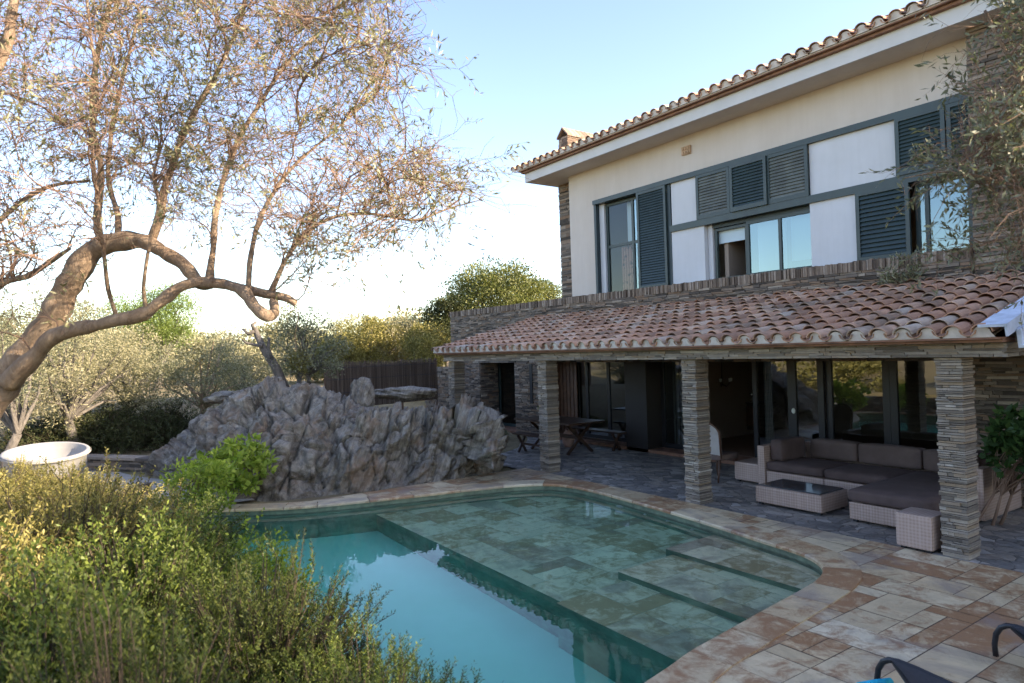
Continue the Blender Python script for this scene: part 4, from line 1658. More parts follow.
# tree on the rock
c_ = dep(307, 348, 16.2)
tree('rock_tree', 'dark leaved bushy tree growing on top of the rock outcrop', 'tree', dep(300, 392, 16.2), c_, 0.95, 0.9, L['olive'], nclump=55, nleaf=6000, ls=0.07, lw=0.03, seed=21, tr=0.06, stems=3, spread=0.2)
# dead stump
root = empty('dead_tree', dep(286, 388, 15.4), 'bare dead grey stump with broken branches on the rock crest', 'dead tree')
b = MB()
sp = [dep(286, 392, 15.4), dep(276, 368, 15.4), dep(263, 348, 15.4), dep(254, 328, 15.4)]
b.tube(sp, [0.12, 0.10, 0.085, 0.06], 8)
b.build('trunk', BD, root, smooth=True)
for pth in ([(262, 346), (256, 345), (246, 343), (243, 340)], [(254, 331), (248, 334), (243, 329)], [(272, 360), (268, 348), (269, 338)], [(254, 329), (252, 325), (256, 322)]):
    b = MB()
    b.tube([dep(*q, 15.35 + jit(.05)) for q in pth], [0.05, 0.04, 0.03, 0.018][:len(pth)], 6)
    b.build('branch', BD, root, smooth=True)
tree('ball_shrub', 'small round yellow green shrub on a bare stem above the rock', 'shrub', dep(298, 386, 15.6), dep(299, 361, 15.6), 0.27, 0.29, L['shrub_gold'], nclump=30, nleaf=2500, ls=0.04, lw=0.018, seed=23, tr=0.035, hollow=0.0)
# right of the rock, over the fence
GF = 'sunlit trees behind the brush fence'
for q, (px_, py_, d_, rx, rz, mt, lb) in enumerate((
        (340, 358, 27, 1.2, 0.9, 'shrub_gold', 'low golden bush behind the left end of the brush fence'),
        (352, 343, 33, 1.3, 1.3, 'olive_dry', 'thin pale tree right of the dark tree on the rock'),
        (372, 345, 28, 1.3, 1.05, 'shrub_gold', 'bushy golden tree behind the left half of the brush fence'),
        (402, 343, 29, 1.5, 1.15, 'olive_dry', 'fullest pale green tree behind the middle of the brush fence'),
        (428, 352, 27, 1.0, 0.9, 'shrub_gold', 'yellowish bush behind the right end of the brush fence'))):
    tree_px('fence_tree', lb, 'tree', px_, py_, d_, rx, rz, L[mt], nclump=60, nleaf=11000, ls=0.11, lw=0.04, group=GF, seed=31 + q)
tree_px('oak_tree', 'tall dense green tree rising behind the left end of the stone wall', 'tree', 492, 306, 31, 2.55, 1.85, L['oak'], nclump=120, nleaf=30000, ls=0.13, lw=0.06, seed=41, tr=0.2, spread=0.2)
tree_px('oak_tree', 'darker lower tree left of the tall one, touching the house corner', 'tree', 447, 325, 29, 1.0, 1.1, L['dark'], nclump=50, nleaf=9000, ls=0.12, lw=0.055, seed=42, spread=0.22)
tree_px('oak_tree', 'small leafy tree top beside the stone stack of the house', 'tree', 538, 298, 34, 1.2, 1.0, L['oak'], nclump=50, nleaf=8000, ls=0.12, lw=0.055, seed=43, spread=0.22)
# farther wood: one mass
rg = np.random.default_rng(5)
PV, PF, cnt = [], [], 0
for q in range(70):
    px_ = rg.uniform(-260, 470)
    d_ = rg.uniform(38, 75)
    c_ = np.array(dep(px_, 352 + rg.uniform(-6, 14), d_))
    rr = rg.uniform(1.5, 2.6) * d_ / 50
    nl = 2600
    off = rg.normal(size=(nl, 3))
    off /= np.linalg.norm(off, axis=1, keepdims=True)
    cl = rg.normal(size=(14, 3)) * 0.55
    P_ = c_ + (cl[rg.integers(0, 14, nl)] + off * 0.45 * rg.uniform(0.3, 1, nl)[:, None]) * rr * np.array([1.2, 1.2, 0.62])
    V_, F_ = leaf_arrays(P_, off + rg.normal(size=(nl, 3)) * .5, 0.28, 0.13, rg)
    PV.append(V_)
    PF.append(F_ + cnt)
    cnt += len(V_)
o = np_mesh('distant_woodland', np.concatenate(PV), np.concatenate(PF), L['olive_dry'])
tag(o, kind='stuff')
# scrub on the slope behind the camera (seen mirrored in the windows)
PV, PF, cnt = [], [], 0
for q in range(80):
    x_, y_ = rg.uniform(-45, 20), rg.uniform(-34, -7)
    rr = rg.uniform(0.5, 1.6)
    c_ = np.array((x_, y_, gz(x_, y_) + rr * 0.4))
    nl = 900
    off = rg.normal(size=(nl, 3))
    off /= np.linalg.norm(off, axis=1, keepdims=True)
    P_ = c_ + off * rr * rg.uniform(0.4, 1, nl)[:, None] * np.array([1.2, 1.2, 0.8])
    V_, F_ = leaf_arrays(P_, off + rg.normal(size=(nl, 3)) * .5, 0.24, 0.12, rg)
    PV.append(V_)
    PF.append(F_ + cnt)
    cnt += len(V_)
o = np_mesh('hillside_scrub', np.concatenate(PV), np.concatenate(PF), L['shrub_gold'])
tag(o, kind='stuff')


# ---- shrubs made of sprigs
def sprig_mesh(n_sp, per, rx, ry, rz, ln, wd, seed, sl=0.28, up=0.8, inner=0.55):
    rg = np.random.default_rng(seed)
    P_, D_ = [], []
    tw = MB()
    for _ in range(n_sp):
        th = rg.uniform(0, 2 * math.pi)
        ph = math.asin(rg.uniform(-0.1, 1) ** 1.0) if True else 0
        r_ = rg.uniform(inner, 1.0)
        q0_ = Vector((math.cos(th) * math.cos(ph), math.sin(th) * math.cos(ph), math.sin(ph)))
        lump = 1 + 0.36 * noise.noise(q0_ * 1.9 + Vector((0, 0, seed))) + 0.30 * noise.noise(q0_ * 4.5 + Vector((seed, 0, 0)))
        n0 = np.array([math.cos(th) * math.cos(ph), math.sin(th) * math.cos(ph), math.sin(ph)])
        p0 = n0 * np.array([rx, ry, rz]) * r_ * lump
        dr = n0 * (1 - up * 0.6) + np.array([0, 0, up]) + rg.normal(size=3) * 0.28
        dr /= np.linalg.norm(dr)
        L_ = sl * rg.uniform(0.5, 1.3)
        bend = rg.normal(size=3) * 0.15
        t = np.linspace(0.05, 1, per)
        pts = p0 + dr * (t * L_)[:, None] + bend * (t ** 2 * L_)[:, None]
        P_.append(pts)
        az = rg.uniform(0, 2 * math.pi) + np.arange(per) * 2.4
        sd = np.cross(dr, np.array([0.3, 0.5, 0.8]))
        sd /= np.linalg.norm(sd)
        s2 = np.cross(dr, sd)
        rad = np.cos(az)[:, None] * sd + np.sin(az)[:, None] * s2
        D_.append(dr * 0.75 + rad * 0.8)
        if _ % 2 == 0:
            pa = Vector(p0 * 0.75)
            tw.tube([pa, Vector(p0), Vector(pts[-1])], [0.006, 0.004, 0.0015], 3, False)
    P_ = np.concatenate(P_)
    D_ = np.concatenate(D_)
    V_, F_ = leaf_arrays(P_, D_, ln, wd, rg)
    # stems from the root
    for _ in range(26):
        th = rg.uniform(0, 2 * math.pi)
        r_ = rg.uniform(0.3, 0.9)
        e_ = Vector((math.cos(th) * rx * r_, math.sin(th) * ry * r_, rz * math.sqrt(1 - r_ * r_ * 0.9) * 0.85))
        tw.tube([(0, 0, -0.2), e_ * 0.5 + Vector((0, 0, rz * 0.1)), e_], [0.02, 0.013, 0.006], 4, False)
    return V_, F_, tw


shr_proto = {}


def make_shrub(key, n_sp, per, ln, wd, mat, seed, **kw):
    root = empty('garden_shrub', (0, 0, 0), 'x', 'shrub')
    V_, F_, tw = sprig_mesh(n_sp, per, 1, 1, 1, ln, wd, seed, **kw)
    np_mesh('foliage', V_, F_, mat, root)
    tw.build('stem', BS, root)
    shr_proto[key] = [root, False]


def put_shrub(key, x, y, z, rx, rz, label, rot=0.0, group='garden shrubs between the camera and the pool'):
    root, used = shr_proto[key]
    o = copy_tree(root) if used else root
    shr_proto[key][1] = True
    o.location = (x, y, z)
    o.rotation_euler = (0, 0, rot)
    o.scale = (rx, rx, rz)
    tag(o, label, 'shrub', group)
    return o


make_shrub('near', 3600, 24, 0.030, 0.0085, L['shrub'], 3, sl=0.17, up=0.55, inner=0.35)
make_shrub('near2', 3300, 26, 0.032, 0.009, L['shrub_tip'], 4, sl=0.20, up=0.5, inner=0.35)
make_shrub('gold', 3600, 18, 0.032, 0.014, L['shrub_gold'], 5, sl=0.18, up=0.5, inner=0.4)
make_shrub('mid', 3000, 15, 0.040, 0.020, L['shrub_tip'], 6, sl=0.18, up=0.5, inner=0.4)
make_shrub('broad', 420, 9, 0.075, 0.045, L['bright'], 7, sl=0.3, up=0.5)
make_shrub('hedge', 2200, 10, 0.05, 0.024, L['dark'], 8, sl=0.18)
BZ = 0.5
for args in (
        ('near', -2.05, 0.75, BZ, 0.62, 0.72, 'dark green shrub nearest the camera at the bottom edge, left of the pool corner', 0.3),
        ('near2', -2.75, 1.15, BZ, 0.62, 0.62, 'needle leaved shrub leaning over the near pool water at the bottom centre', 1.3),
        ('near2', -1.75, 0.1, BZ, 0.60, 0.95, 'blurred green shrub in the very bottom left corner', 2.1),
        ('near', -2.75, 0.25, BZ, 0.72, 0.95, 'shaded green shrub directly behind the one in the bottom left corner', 4.0),
        ('near', -3.75, 0.95, BZ, 0.72, 0.80, 'green shrub with sprigs standing against the middle of the pool water', 5.0),
        ('mid', -3.8, 0.0, BZ, 0.8, 0.95, 'olive green shrub left of the sprigs that stand against the water', 0.7),
        ('mid', -4.95, 0.5, BZ, 0.80, 0.86, 'mid green shrub at the near left pool edge', 2.5),
        ('gold', -4.9, -0.6, BZ, 0.9, 1.1, 'golden shrub at the left photo edge above the blurred corner shrub', 1.0),
        ('gold', -6.2, 0.15, BZ, 0.95, 0.98, 'sunlit golden green shrub in the middle of the bed', 3.0),
        ('mid', -6.9, 0.75, BZ, 0.85, 0.66, 'green and gold shrub with upright shoots in front of the gravel path', 4.2),
        ('gold', -6.8, -0.9, BZ, 1.0, 1.08, 'pale golden shrub in front of the white tub', 5.3),
        ('gold', -8.4, 0.35, BZ, 0.95, 0.68, 'golden shrub farthest back in the bed, below the low stone wall', 0.2),
        ('gold', -8.9, -0.9, BZ, 1.0, 1.0, 'yellow shrub just in front of the white tub rim', 2.2)):
    put_shrub(*args[:7], rot=args[7])
for px_, py_, d_, lb_ in ((15, 466, 9.6, 'golden shrub hiding the lower left side of the white tub'), (62, 469, 9.4, 'golden shrub hiding the lower right side of the white tub')):
    c_ = dep(px_, py_, d_)
    put_shrub('gold', c_.x, c_.y, 0.3, 0.62, (c_.z - 0.3) / 1.08, lb_, rot=px_ * 0.3)
put_shrub('broad', -5.9, 1.35, BZ - 0.2, 0.60, 0.58, 'broad leaved dark shrub whose twigs hang over the pool water', 0.4)
for args in (
        ('hedge', 55, 452, 17.8, 1.2, 0.85, 'dark hedge shrub directly behind the white tub'),
        ('hedge', 105, 450, 18.6, 1.4, 0.95, 'dark hedge shrub above the low stone wall'),
        ('hedge', 160, 448, 18.8, 1.3, 0.95, 'dark hedge shrub at the left foot of the rock outcrop')):
    c_ = dep(args[1], args[2], args[3])
    put_shrub('hedge', c_.x, c_.y, gz(c_.x, c_.y) - 0.05, args[4], args[5], args[6], rot=args[1] * 0.1, group='dark hedge behind the low wall')

# bright shrub at the rock foot, sunlight put into its leaf colour
c0 = dep(226, 500, 11.6)
tree('bright_shrub', 'bright green broad leaved shrub with painted sunlight in front of the rock outcrop', 'shrub', (c0.x, c0.y, 0.0), dep(232, 466, 11.4), 0.62, 0.48, L['bright'], nclump=60, nleaf=1100, ls=0.12, lw=0.08, seed=61, tr=0.02, barkm=BT, stems=4, spread=0.13, hollow=0.1)
tree('bright_shrub', 'smaller yellow green shrub left of and below the bright broad leaved one', 'shrub', (c0.x + 1.6, c0.y - 1.0, 0.3), dep(196, 492, 9.6), 0.5, 0.4, L['bright'], nclump=35, nleaf=2200, ls=0.075, lw=0.04, seed=62, tr=0.02, barkm=BT, stems=4, spread=0.22, hollow=0.1)


# ------------------------------------------------------------------ big olive on the left
def bez(p0, d0, p1, n_, sag=0.0, rg=rng):
    p0, p1 = Vector(p0), Vector(p1)
    L_ = (p1 - p0).length
    c0 = p0 + Vector(d0).normalized() * L_ * 0.45
    c1 = p1 - (p1 - c0).normalized() * L_ * 0.3 + Vector((rg.normal(), rg.normal(), rg.normal())) * L_ * 0.07
    out = []
    for i in range(n_ + 1):
        t = i / n_
        q = p0 * (1 - t) ** 3 + c0 * 3 * t * (1 - t) ** 2 + c1 * 3 * t * t * (1 - t) + p1 * t ** 3
        q.z -= sag * L_ * t * t
        out.append(q + Vector((rg.normal(), rg.normal(), rg.normal())) * L_ * 0.008)
    return out


def in_poly(px_, py_, poly):
    return bool(inside(np.array([px_]), np.array([py_]), np.array(poly, float))[0])


def olive(root, limbs, poly, dr, ntarget, nt2, nt3, leafmat, leaf_fn, seed, lsz=0.05, lwd=0.012, amin=0.35, amax=1.9, updir=Vector((0, 0, 1)), r2=0.0072, twigmat=BT, wob=1.0):
    rg = np.random.default_rng(seed)
    trunk, tw = MB(), MB()
    anchors = []
    for (pts, rad, is_trunk) in limbs:
        P_ = [dep(*q) for q in pts]
        # smooth
        fine, fr_ = [], []
        for i in range(len(P_) - 1):
            p0, p1, p2, p3 = P_[max(i - 1, 0)], P_[i], P_[i + 1], P_[min(i + 2, len(P_) - 1)]
            for s_ in range(6):
                t = s_ / 6
                q = 0.5 * ((2 * p1) + (-p0 + p2) * t + (2 * p0 - 5 * p1 + 4 * p2 - p3) * t * t + (-p0 + 3 * p1 - 3 * p2 + p3) * t ** 3)
                r_ = rad[i] * (1 - t) + rad[i + 1] * t
                kn = 1 + wob * (0.20 * noise.noise(q * 6) + 0.16 * noise.noise(q * 15) + 0.25 * max(0, noise.noise(q * 9 + Vector((3, 3, 3))) - 0.15))
                fine.append(q + Vector((noise.noise(q * 4 + Vector((9, 0, 0))), noise.noise(q * 4 + Vector((0, 9, 0))), noise.noise(q * 4))) * r_ * 0.35)
                fr_.append(r_ * kn)
        fine.append(P_[-1])
        fr_.append(rad[-1])
        if not is_trunk:
            fr_ = [q_ * 0.72 for q_ in fr_]
        trunk.tube(fine, fr_, 14 if is_trunk else 7)
        for i in range(2, len(fine)):
            if fr_[i] < 0.085:
                anchors.append((fine[i], (fine[i] - fine[i - 1]).normalized()))
    A_ = np.array([tuple(a_[0]) for a_ in anchors])
    LP, LD = [], []
    made = 0
    xs = [q[0] for q in poly]
    ys = [q[1] for q in poly]
    tries = 0
    while made < ntarget and tries < ntarget * 40:
        tries += 1
        px_, py_ = rg.uniform(min(xs), max(xs)), rg.uniform(min(ys), max(ys))
        if not in_poly(px_, py_, poly):
            continue
        T_ = dep(px_, py_, rg.uniform(*dr))
        dd = np.linalg.norm(A_ - np.array(T_), axis=1)
        ok = np.where((dd > amin) & (dd < amax) & (A_[:, 2] < T_.z + 0.35))[0]
        if len(ok) == 0:
            continue
        ok = ok[np.argsort(dd[ok])][:12]
        ai = rg.choice(ok)
        a0, ad = anchors[ai]
        path = bez(a0, ad * 0.6 + updir * 0.5 + Vector((rg.normal(), rg.normal(), rg.normal())) * 0.2, T_, 9, rg=rg)
        L_ = (T_ - a0).length
        rr = r2 * (0.6 + 0.5 * L_)
        tw.tube(path, [rr * (1 - 0.8 * i / 9) for i in range(10)], 4, False)
        if made % 3 == 0:
            for i in range(3, 8):
                anchors.append((path[i], (path[i + 1] - path[i]).normalized()))
            A_ = np.array([tuple(a_[0]) for a_ in anchors])
        made += 1
        for _ in range(nt2):
            i = rg.integers(2, 10)
            s0 = path[i]
            base_d = (path[i] - path[i - 1]).normalized()
            d2 = (base_d + Vector((rg.normal(), rg.normal(), rg.normal() * 0.8 + 0.35)) * 0.75).normalized()
            l2 = rg.uniform(0.18, 0.50)
            p2 = [s0, s0 + d2 * l2 * 0.35 + Vector((0, 0, l2 * 0.03)), s0 + d2 * l2 * 0.7 + Vector((rg.normal(), rg.normal(), rg.normal())) * l2 * 0.06, s0 + d2 * l2 + Vector((0, 0, -l2 * 0.12)) + Vector((rg.normal(), rg.normal(), rg.normal())) * l2 * 0.08]
            tw.tube(p2, [0.0028, 0.0022, 0.0017, 0.001], 3, False)
            for _k in range(nt3):
                j = rg.integers(1, 4)
                s1 = p2[j]
                d3 = ((p2[j] - p2[j - 1]).normalized() + Vector((rg.normal(), rg.normal(), rg.normal())) * 0.7).normalized()
                l3 = rg.uniform(0.08, 0.24)
                e3 = s1 + d3 * l3 + Vector((0, 0, -l3 * 0.15))
                m3 = s1.lerp(e3, 0.5) + Vector((rg.normal(), rg.normal(), rg.normal())) * l3 * 0.08
                tw.tube([s1, m3, e3], [0.0016, 0.0012, 0.0007], 3, False)
                # leaves
                rel = e3 - CAM
                pxx = 512 + FPX * rel.dot(AR) / rel.dot(AF)
                pyy = 341.5 + FPX * rel.dot(AD) / rel.dot(AF)
                clump_ = 0.35 + 2.2 * max(0.0, noise.noise(e3 * 1.9) + 0.05)
                if rg.uniform() < leaf_fn(pxx, pyy) * clump_:
                    nl = rg.integers(5, 11)
                    for t in np.linspace(0.15, 1.05, nl):
                        q = s1.lerp(e3, t)
                        LP.append(tuple(q))
                        dv = d3 * 0.8 + Vector((rg.normal(), rg.normal(), rg.normal())) * 0.6
                        LD.append(tuple(dv))
    trunk.build('trunk', BK, root, smooth=True)
    tw.build('twigs', twigmat, root)
    V_, F_ = leaf_arrays(np.array(LP), np.array(LD), lsz, lwd, rg)
    np_mesh('leaves', V_, F_, leafmat, root)
    print('olive', made, len(LP), len(tw.f))


def lf_left(x, y):
    p = 0.36
    p += 0.45 * math.exp(-(((x - 190) / 85) ** 2 + ((y - 50) / 70) ** 2))
    p += 0.5 * math.exp(-(((x - 440) / 60) ** 2 + ((y - 215) / 45) ** 2))
    p += 0.35 * math.exp(-(((x - 340) / 60) ** 2 + ((y - 250) / 30) ** 2))
    p += 0.25 * math.exp(-(((x - 370) / 60) ** 2 + ((y - 60) / 60) ** 2))
    return p


bb = dep(-70, 470, 4.9)
root = empty('olive_tree', (bb.x, bb.y, 0.4), 'large leaning olive with arching bare limbs filling the upper left', 'tree')
limbs = [
    ([(-95, 560, 4.9), (-45, 450, 4.9), (0, 390, 4.95), (33, 345, 5.0), (62, 298, 5.0), (85, 262, 5.0), (108, 244, 5.0), (130, 240, 5.0)], [0.15, 0.125, 0.108, 0.096, 0.088, 0.082, 0.07, 0.060], True),
    ([(104, 246, 5.0), (130, 240, 4.95), (155, 247, 4.9), (178, 260, 4.9), (192, 274, 4.85), (200, 284, 4.85), (212, 282, 4.8)], [0.09, 0.062, 0.05, 0.046, 0.045, 0.045, 0.04], True),
    ([(10, 385, 4.9), (45, 343, 4.8), (75, 330, 4.75), (110, 322, 4.7), (142, 314, 4.65), (160, 302, 4.65), (180, 287, 4.7), (205, 282, 4.75), (235, 287, 4.75), (262, 293, 4.7), (285, 297, 4.7), (296, 304, 4.7)], [0.070, 0.055, 0.046, 0.042, 0.046, 0.039, 0.035, 0.037, 0.034, 0.031, 0.029, 0.022], True),
    ([(228, 286, 4.75), (245, 294, 4.6), (255, 308, 4.55), (266, 316, 4.55), (275, 311, 4.6), (274, 300, 4.65)], [0.04, 0.036, 0.036, 0.04, 0.036, 0.028], True),
    ([(118, 320, 4.7), (108, 290, 4.6), (103, 250, 4.5), (98, 205, 4.45), (92, 150, 4.5), (97, 90, 4.6), (90, 30, 4.7), (82, -40, 4.8)], [0.022, 0.02, 0.018, 0.017, 0.016, 0.014, 0.012, 0.01], False),
    ([(147, 314, 4.65), (143, 285, 4.55), (150, 240, 4.5), (158, 205, 4.5), (153, 180, 4.6), (160, 150, 4.7)], [0.02, 0.018, 0.016, 0.014, 0.012, 0.01], False),
    ([(103, 246, 5.0), (98, 215, 5.05), (100, 170, 5.1), (92, 120, 5.15), (96, 60, 5.2), (110, 0, 5.3), (118, -50, 5.4)], [0.05, 0.036, 0.032, 0.028, 0.025, 0.022, 0.02], False),
    ([(118, 242, 5.0), (118, 215, 5.2), (108, 180, 5.35), (112, 130, 5.5), (125, 70, 5.6), (140, 10, 5.7)], [0.04, 0.03, 0.026, 0.022, 0.018, 0.014], False),
    ([(150, 244, 4.95), (158, 220, 4.9), (165, 185, 4.85), (175, 155, 4.8), (190, 120, 4.8), (215, 75, 4.8), (240, 20, 4.9), (250, -40, 5.0)], [0.045, 0.04, 0.036, 0.032, 0.026, 0.022, 0.018, 0.014], False),
    ([(210, 280, 4.8), (213, 250, 4.85), (215, 215, 4.9), (222, 185, 4.95), (238, 140, 5.0), (262, 100, 5.05), (290, 60, 5.1), (330, 20, 5.2), (350, -30, 5.3)], [0.04, 0.034, 0.03, 0.027, 0.024, 0.021, 0.018, 0.014, 0.01], False),
    ([(248, 290, 4.7), (250, 260, 4.75), (258, 225, 4.8), (275, 190, 4.9), (300, 160, 5.0), (335, 130, 5.1), (370, 100, 5.2)], [0.03, 0.026, 0.023, 0.02, 0.016, 0.012, 0.009], False),
    ([(270, 294, 4.7), (285, 262, 4.7), (305, 235, 4.75), (335, 217, 4.8), (375, 214, 4.85), (415, 220, 4.9), (450, 208, 5.0), (480, 200, 5.0)], [0.028, 0.023, 0.02, 0.017, 0.014, 0.011, 0.008, 0.005], False),
    ([(-60, 300, 4.6), (-10, 230, 4.7), (40, 190, 4.8), (90, 180, 4.9)], [0.03, 0.024, 0.02, 0.014], False),
    ([(-40, 320, 5.4), (0, 285, 5.4), (30, 275, 5.4), (60, 255, 5.4), (70, 248, 5.4)], [0.04, 0.034, 0.03, 0.028, 0.02], False),
    ([(-30, 120, 4.2), (2, 55, 4.2), (15, 0, 4.3), (18, -50, 4.4)], [0.05, 0.042, 0.036, 0.03], False),
]
poly = [(-90, -70), (395, -70), (410, 5), (398, 60), (385, 120), (400, 160), (440, 158), (480, 200), (455, 235), (400, 250), (340, 262), (300, 262), (262, 238), (225, 235), (180, 228), (120, 228), (80, 235), (40, 280), (0, 320), (-90, 350)]
olive(root, limbs, poly, (3.9, 6.4), 370, 11, 3, L['olive_big'], lf_left, 77)

# olive at the right edge: trunk out of frame, boughs reach in
bb = dep(1215, 560, 4.4)
root = empty('olive_tree', (bb.x, bb.y, 0.0), 'leafy grey green olive bough reaching in over the upper right corner', 'tree')
limbs = [
    ([(1225, 880, 4.4), (1205, 560, 4.4), (1185, 400, 4.4), (1150, 260, 4.3), (1110, 160, 4.2), (1070, 60, 4.2), (1030, -30, 4.2)], [0.16, 0.13, 0.11, 0.08, 0.06, 0.045, 0.03], True),
    ([(1150, 260, 4.3), (1100, 190, 4.1), (1050, 130, 4.0), (1010, 60, 4.0), (985, 10, 4.0)], [0.05, 0.035, 0.024, 0.016, 0.01], False),
    ([(1165, 300, 4.3), (1110, 250, 4.1), (1050, 205, 4.0), (1000, 182, 4.0), (950, 172, 3.9), (905, 178, 3.9)], [0.05, 0.034, 0.022, 0.014, 0.008, 0.004], False),
    ([(1165, 330, 4.3), (1110, 300, 4.3), (1060, 270, 4.2), (1010, 262, 4.2), (960, 268, 4.2)], [0.04, 0.028, 0.018, 0.012, 0.007], False),
]
poly = [(1040, -60), (1160, -60), (1160, 270), (1060, 270), (1010, 240), (985, 250), (965, 258), (960, 250), (1010, 225), (1000, 190), (950, 190), (928, 184), (965, 172), (955, 158), (975, 140), (1015, 105), (1030, 60), (1030, 10)]


def lf_right(x, y):
    return 1.3 if y < 200 else 0.7


olive(root, limbs, poly, (3.4, 4.8), 125, 11, 3, L['right'], lf_right, 78, lsz=0.055, lwd=0.016, amin=0.1, amax=0.65)
b = MB()
b.lathe([(0.0, 0.02), (0.45, 0.02), (0.5, 0.0)], 24, bb.x, bb.y)
tag(b.build('planting_hole', M['soil']), kind='structure')

# ------------------------------------------------------------------ bed wall and soil
lp = offset_loop(POOL, 0.40 * SGN)
seg = [p for p in lp if p.y < 1.95]
# order by angle along x
seg = sorted(seg, key=lambda p: p.x)
low = [p for p in seg if p.y < 1.6 and p.x > -13]
root = empty('bed_wall', (-8, 0.8, 0), 'low dry stone retaining wall between the planting bed and the pool', 'retaining wall')
b = MB()
for p0, p1 in zip(low[:-1], low[1:]):
    d_ = p1 - p0
    if d_.length < 0.02:
        continue
    u_ = d_.normalized()
    stone_face(b, (p0.x, p0.y, -0.05), u_, (-u_.y, u_.x, 0), d_.length, -0.1, 0.5, 0.06, 0.12, 0.3, 0.02, 0.1, 0.012)
b.build('stones', M['slate_wall'], root)
V, F = [], []
for p in low:
    V += [(p.x, p.y - 0.05, 0.46), (p.x, min(p.y - 1.2, -0.2), 0.50)]
for i in range(len(low) - 1):
    F.append((2 * i, 2 * i + 1, 2 * i + 3, 2 * i + 2))
o = np_mesh('bed_soil', V, F, M['ground'])
tag(o, kind='structure')

# ------------------------------------------------------------------ FURNITURE
def wicker():
    k = NB('wicker')
    v = k.coords()
    g = k.n('NewGeometry')
    outs = []
    for ax_ in ('X', 'Y', 'Z'):
        wv = k.n('TexWave')
        wv.bands_direction = ax_
        wv.inputs['Scale'].default_value = 8.0
        wv.inputs['Distortion'].default_value = 1.0
        wv.inputs['Detail'].default_value = 1.0
        k.l(v, wv.inputs['Vector'])
        outs.append(wv.outputs['Fac'])
    h = k.mix(0.5, outs[0], outs[2])
    h = k.mix(0.4, h, outs[1])
    c = k.ramp(h, [(0.2, (0.33, 0.23, 0.175)), (0.5, (0.43, 0.305, 0.24)), (0.8, (0.50, 0.37, 0.30))])
    # broad bands every few strands
    bw = k.n('TexWave')
    bw.bands_direction = 'X'
    bw.inputs['Scale'].default_value = 2.4
    k.l(v, bw.inputs['Vector'])
    c = k.mix(k.ramp(bw.outputs['Fac'], [(0.9, (0, 0, 0)), (1.0, (0.25, 0.25, 0.25))]), c, (0.56, 0.44, 0.37))
    k.colr(c)
    k.b.inputs['Roughness'].default_value = 0.6
    k.bump(h, 0.6, 0.006)
    return k.m


M['wicker'] = wicker()
M['cushion'] = plain('taupe_cushion', (0.105, 0.070, 0.060), 0.9, nscale=5, namp=0.18, bump=0.15, bscale=180)
M['cushion2'] = plain('taupe_back_cushion', (0.14, 0.098, 0.082), 0.9, nscale=5, namp=0.15, bump=0.15, bscale=180)
M['table_glass'] = plain('dark_table_glass', (0.05, 0.055, 0.06), 0.12)


def wbox(x0, x1, y0, y1, z0, z1, name, parent, feet=True, r=0.012):
    b = MB()
    b.rbox(x0, x1, y0, y1, z0, z1, r)
    o = b.build(name, M['wicker'], parent, smooth=False)
    if feet:
        for xx in (x0 + 0.06, x1 - 0.06):
            for yy in (y0 + 0.06, y1 - 0.06):
                f_ = MB()
                f_.box(xx - 0.025, xx + 0.025, yy - 0.025, yy + 0.025, 0.0, z0 + 0.01)
                f_.build('foot', M['metal_dark'], parent)
    return o


def cush(x0, x1, y0, y1, z0, z1, name, parent, mat='cushion', r=0.045, puff=0.012):
    b = MB()
    b.rbox(x0, x1, y0, y1, z0, z1, r, puff=puff)
    return b.build(name, M[mat], parent, smooth=True)


root = empty('corner_sofa', (-5.6, 10.6, 0), 'long wicker corner sofa with dark taupe cushions under the porch', 'sofa')
wbox(-7.13, -6.10, 10.22, 11.38, 0.035, 0.28, 'base', root)
wbox(-6.09, -5.06, 10.22, 11.38, 0.035, 0.28, 'base', root)
wbox(-5.05, -3.99, 9.06, 11.38, 0.035, 0.27, 'chaise_base', root)
wbox(-7.27, -7.135, 10.18, 11.40, 0.02, 0.70, 'arm', root, False)
wbox(-3.985, -3.86, 10.22, 11.55, 0.02, 0.71, 'arm', root, False)
wbox(-7.13, -3.99, 11.385, 11.50, 0.02, 0.66, 'back_frame', root, False)
cush(-7.12, -6.11, 10.2, 11.1, 0.285, 0.44, 'seat_cushion', root)
cush(-6.09, -5.07, 10.2, 11.1, 0.285, 0.44, 'seat_cushion', root)
cush(-5.06, -3.99, 9.03, 11.1, 0.275, 0.45, 'seat_cushion', root)
cush(-6.85, -6.02, 11.08, 11.34, 0.44, 0.76, 'back_cushion', root, 'cushion2')
cush(-6.00, -5.02, 11.08, 11.34, 0.44, 0.76, 'back_cushion', root, 'cushion2')
cush(-5.00, -4.02, 11.08, 11.34, 0.44, 0.76, 'back_cushion', root, 'cushion2')
cush(-7.12, -6.88, 10.32, 11.02, 0.44, 0.80, 'back_cushion', root)
cush(-4.20, -3.99, 10.4, 11.0, 0.45, 0.84, 'back_cushion', root)

root = empty('coffee_table', (-5.98, 9.4, 0), 'low rectangular wicker table with dark glass top in front of the sofa', 'coffee table')
wbox(-6.51, -5.44, 9.04, 9.74, 0.035, 0.285, 'body', root)
b = MB()
b.box(-6.47, -5.48, 9.08, 9.70, 0.286, 0.300)
b.build('glass_top', M['table_glass'], root)
root = empty('stool', (-3.87, 8.5, 0), 'square wicker stool standing against the right front pillar', 'stool', 'wicker blocks around the sofa')
wbox(-4.08, -3.68, 8.32, 8.72, 0.03, 0.42, 'body', root, r=0.015)
root = empty('stool', (-7.6, 10.6, 0), 'wicker block set against the left arm of the sofa', 'stool', 'wicker blocks around the sofa')
wbox(-7.82, -7.30, 10.26, 10.92, 0.03, 0.36, 'body', root, r=0.03)

# picnic table and benches
WD = M['wood_dark']


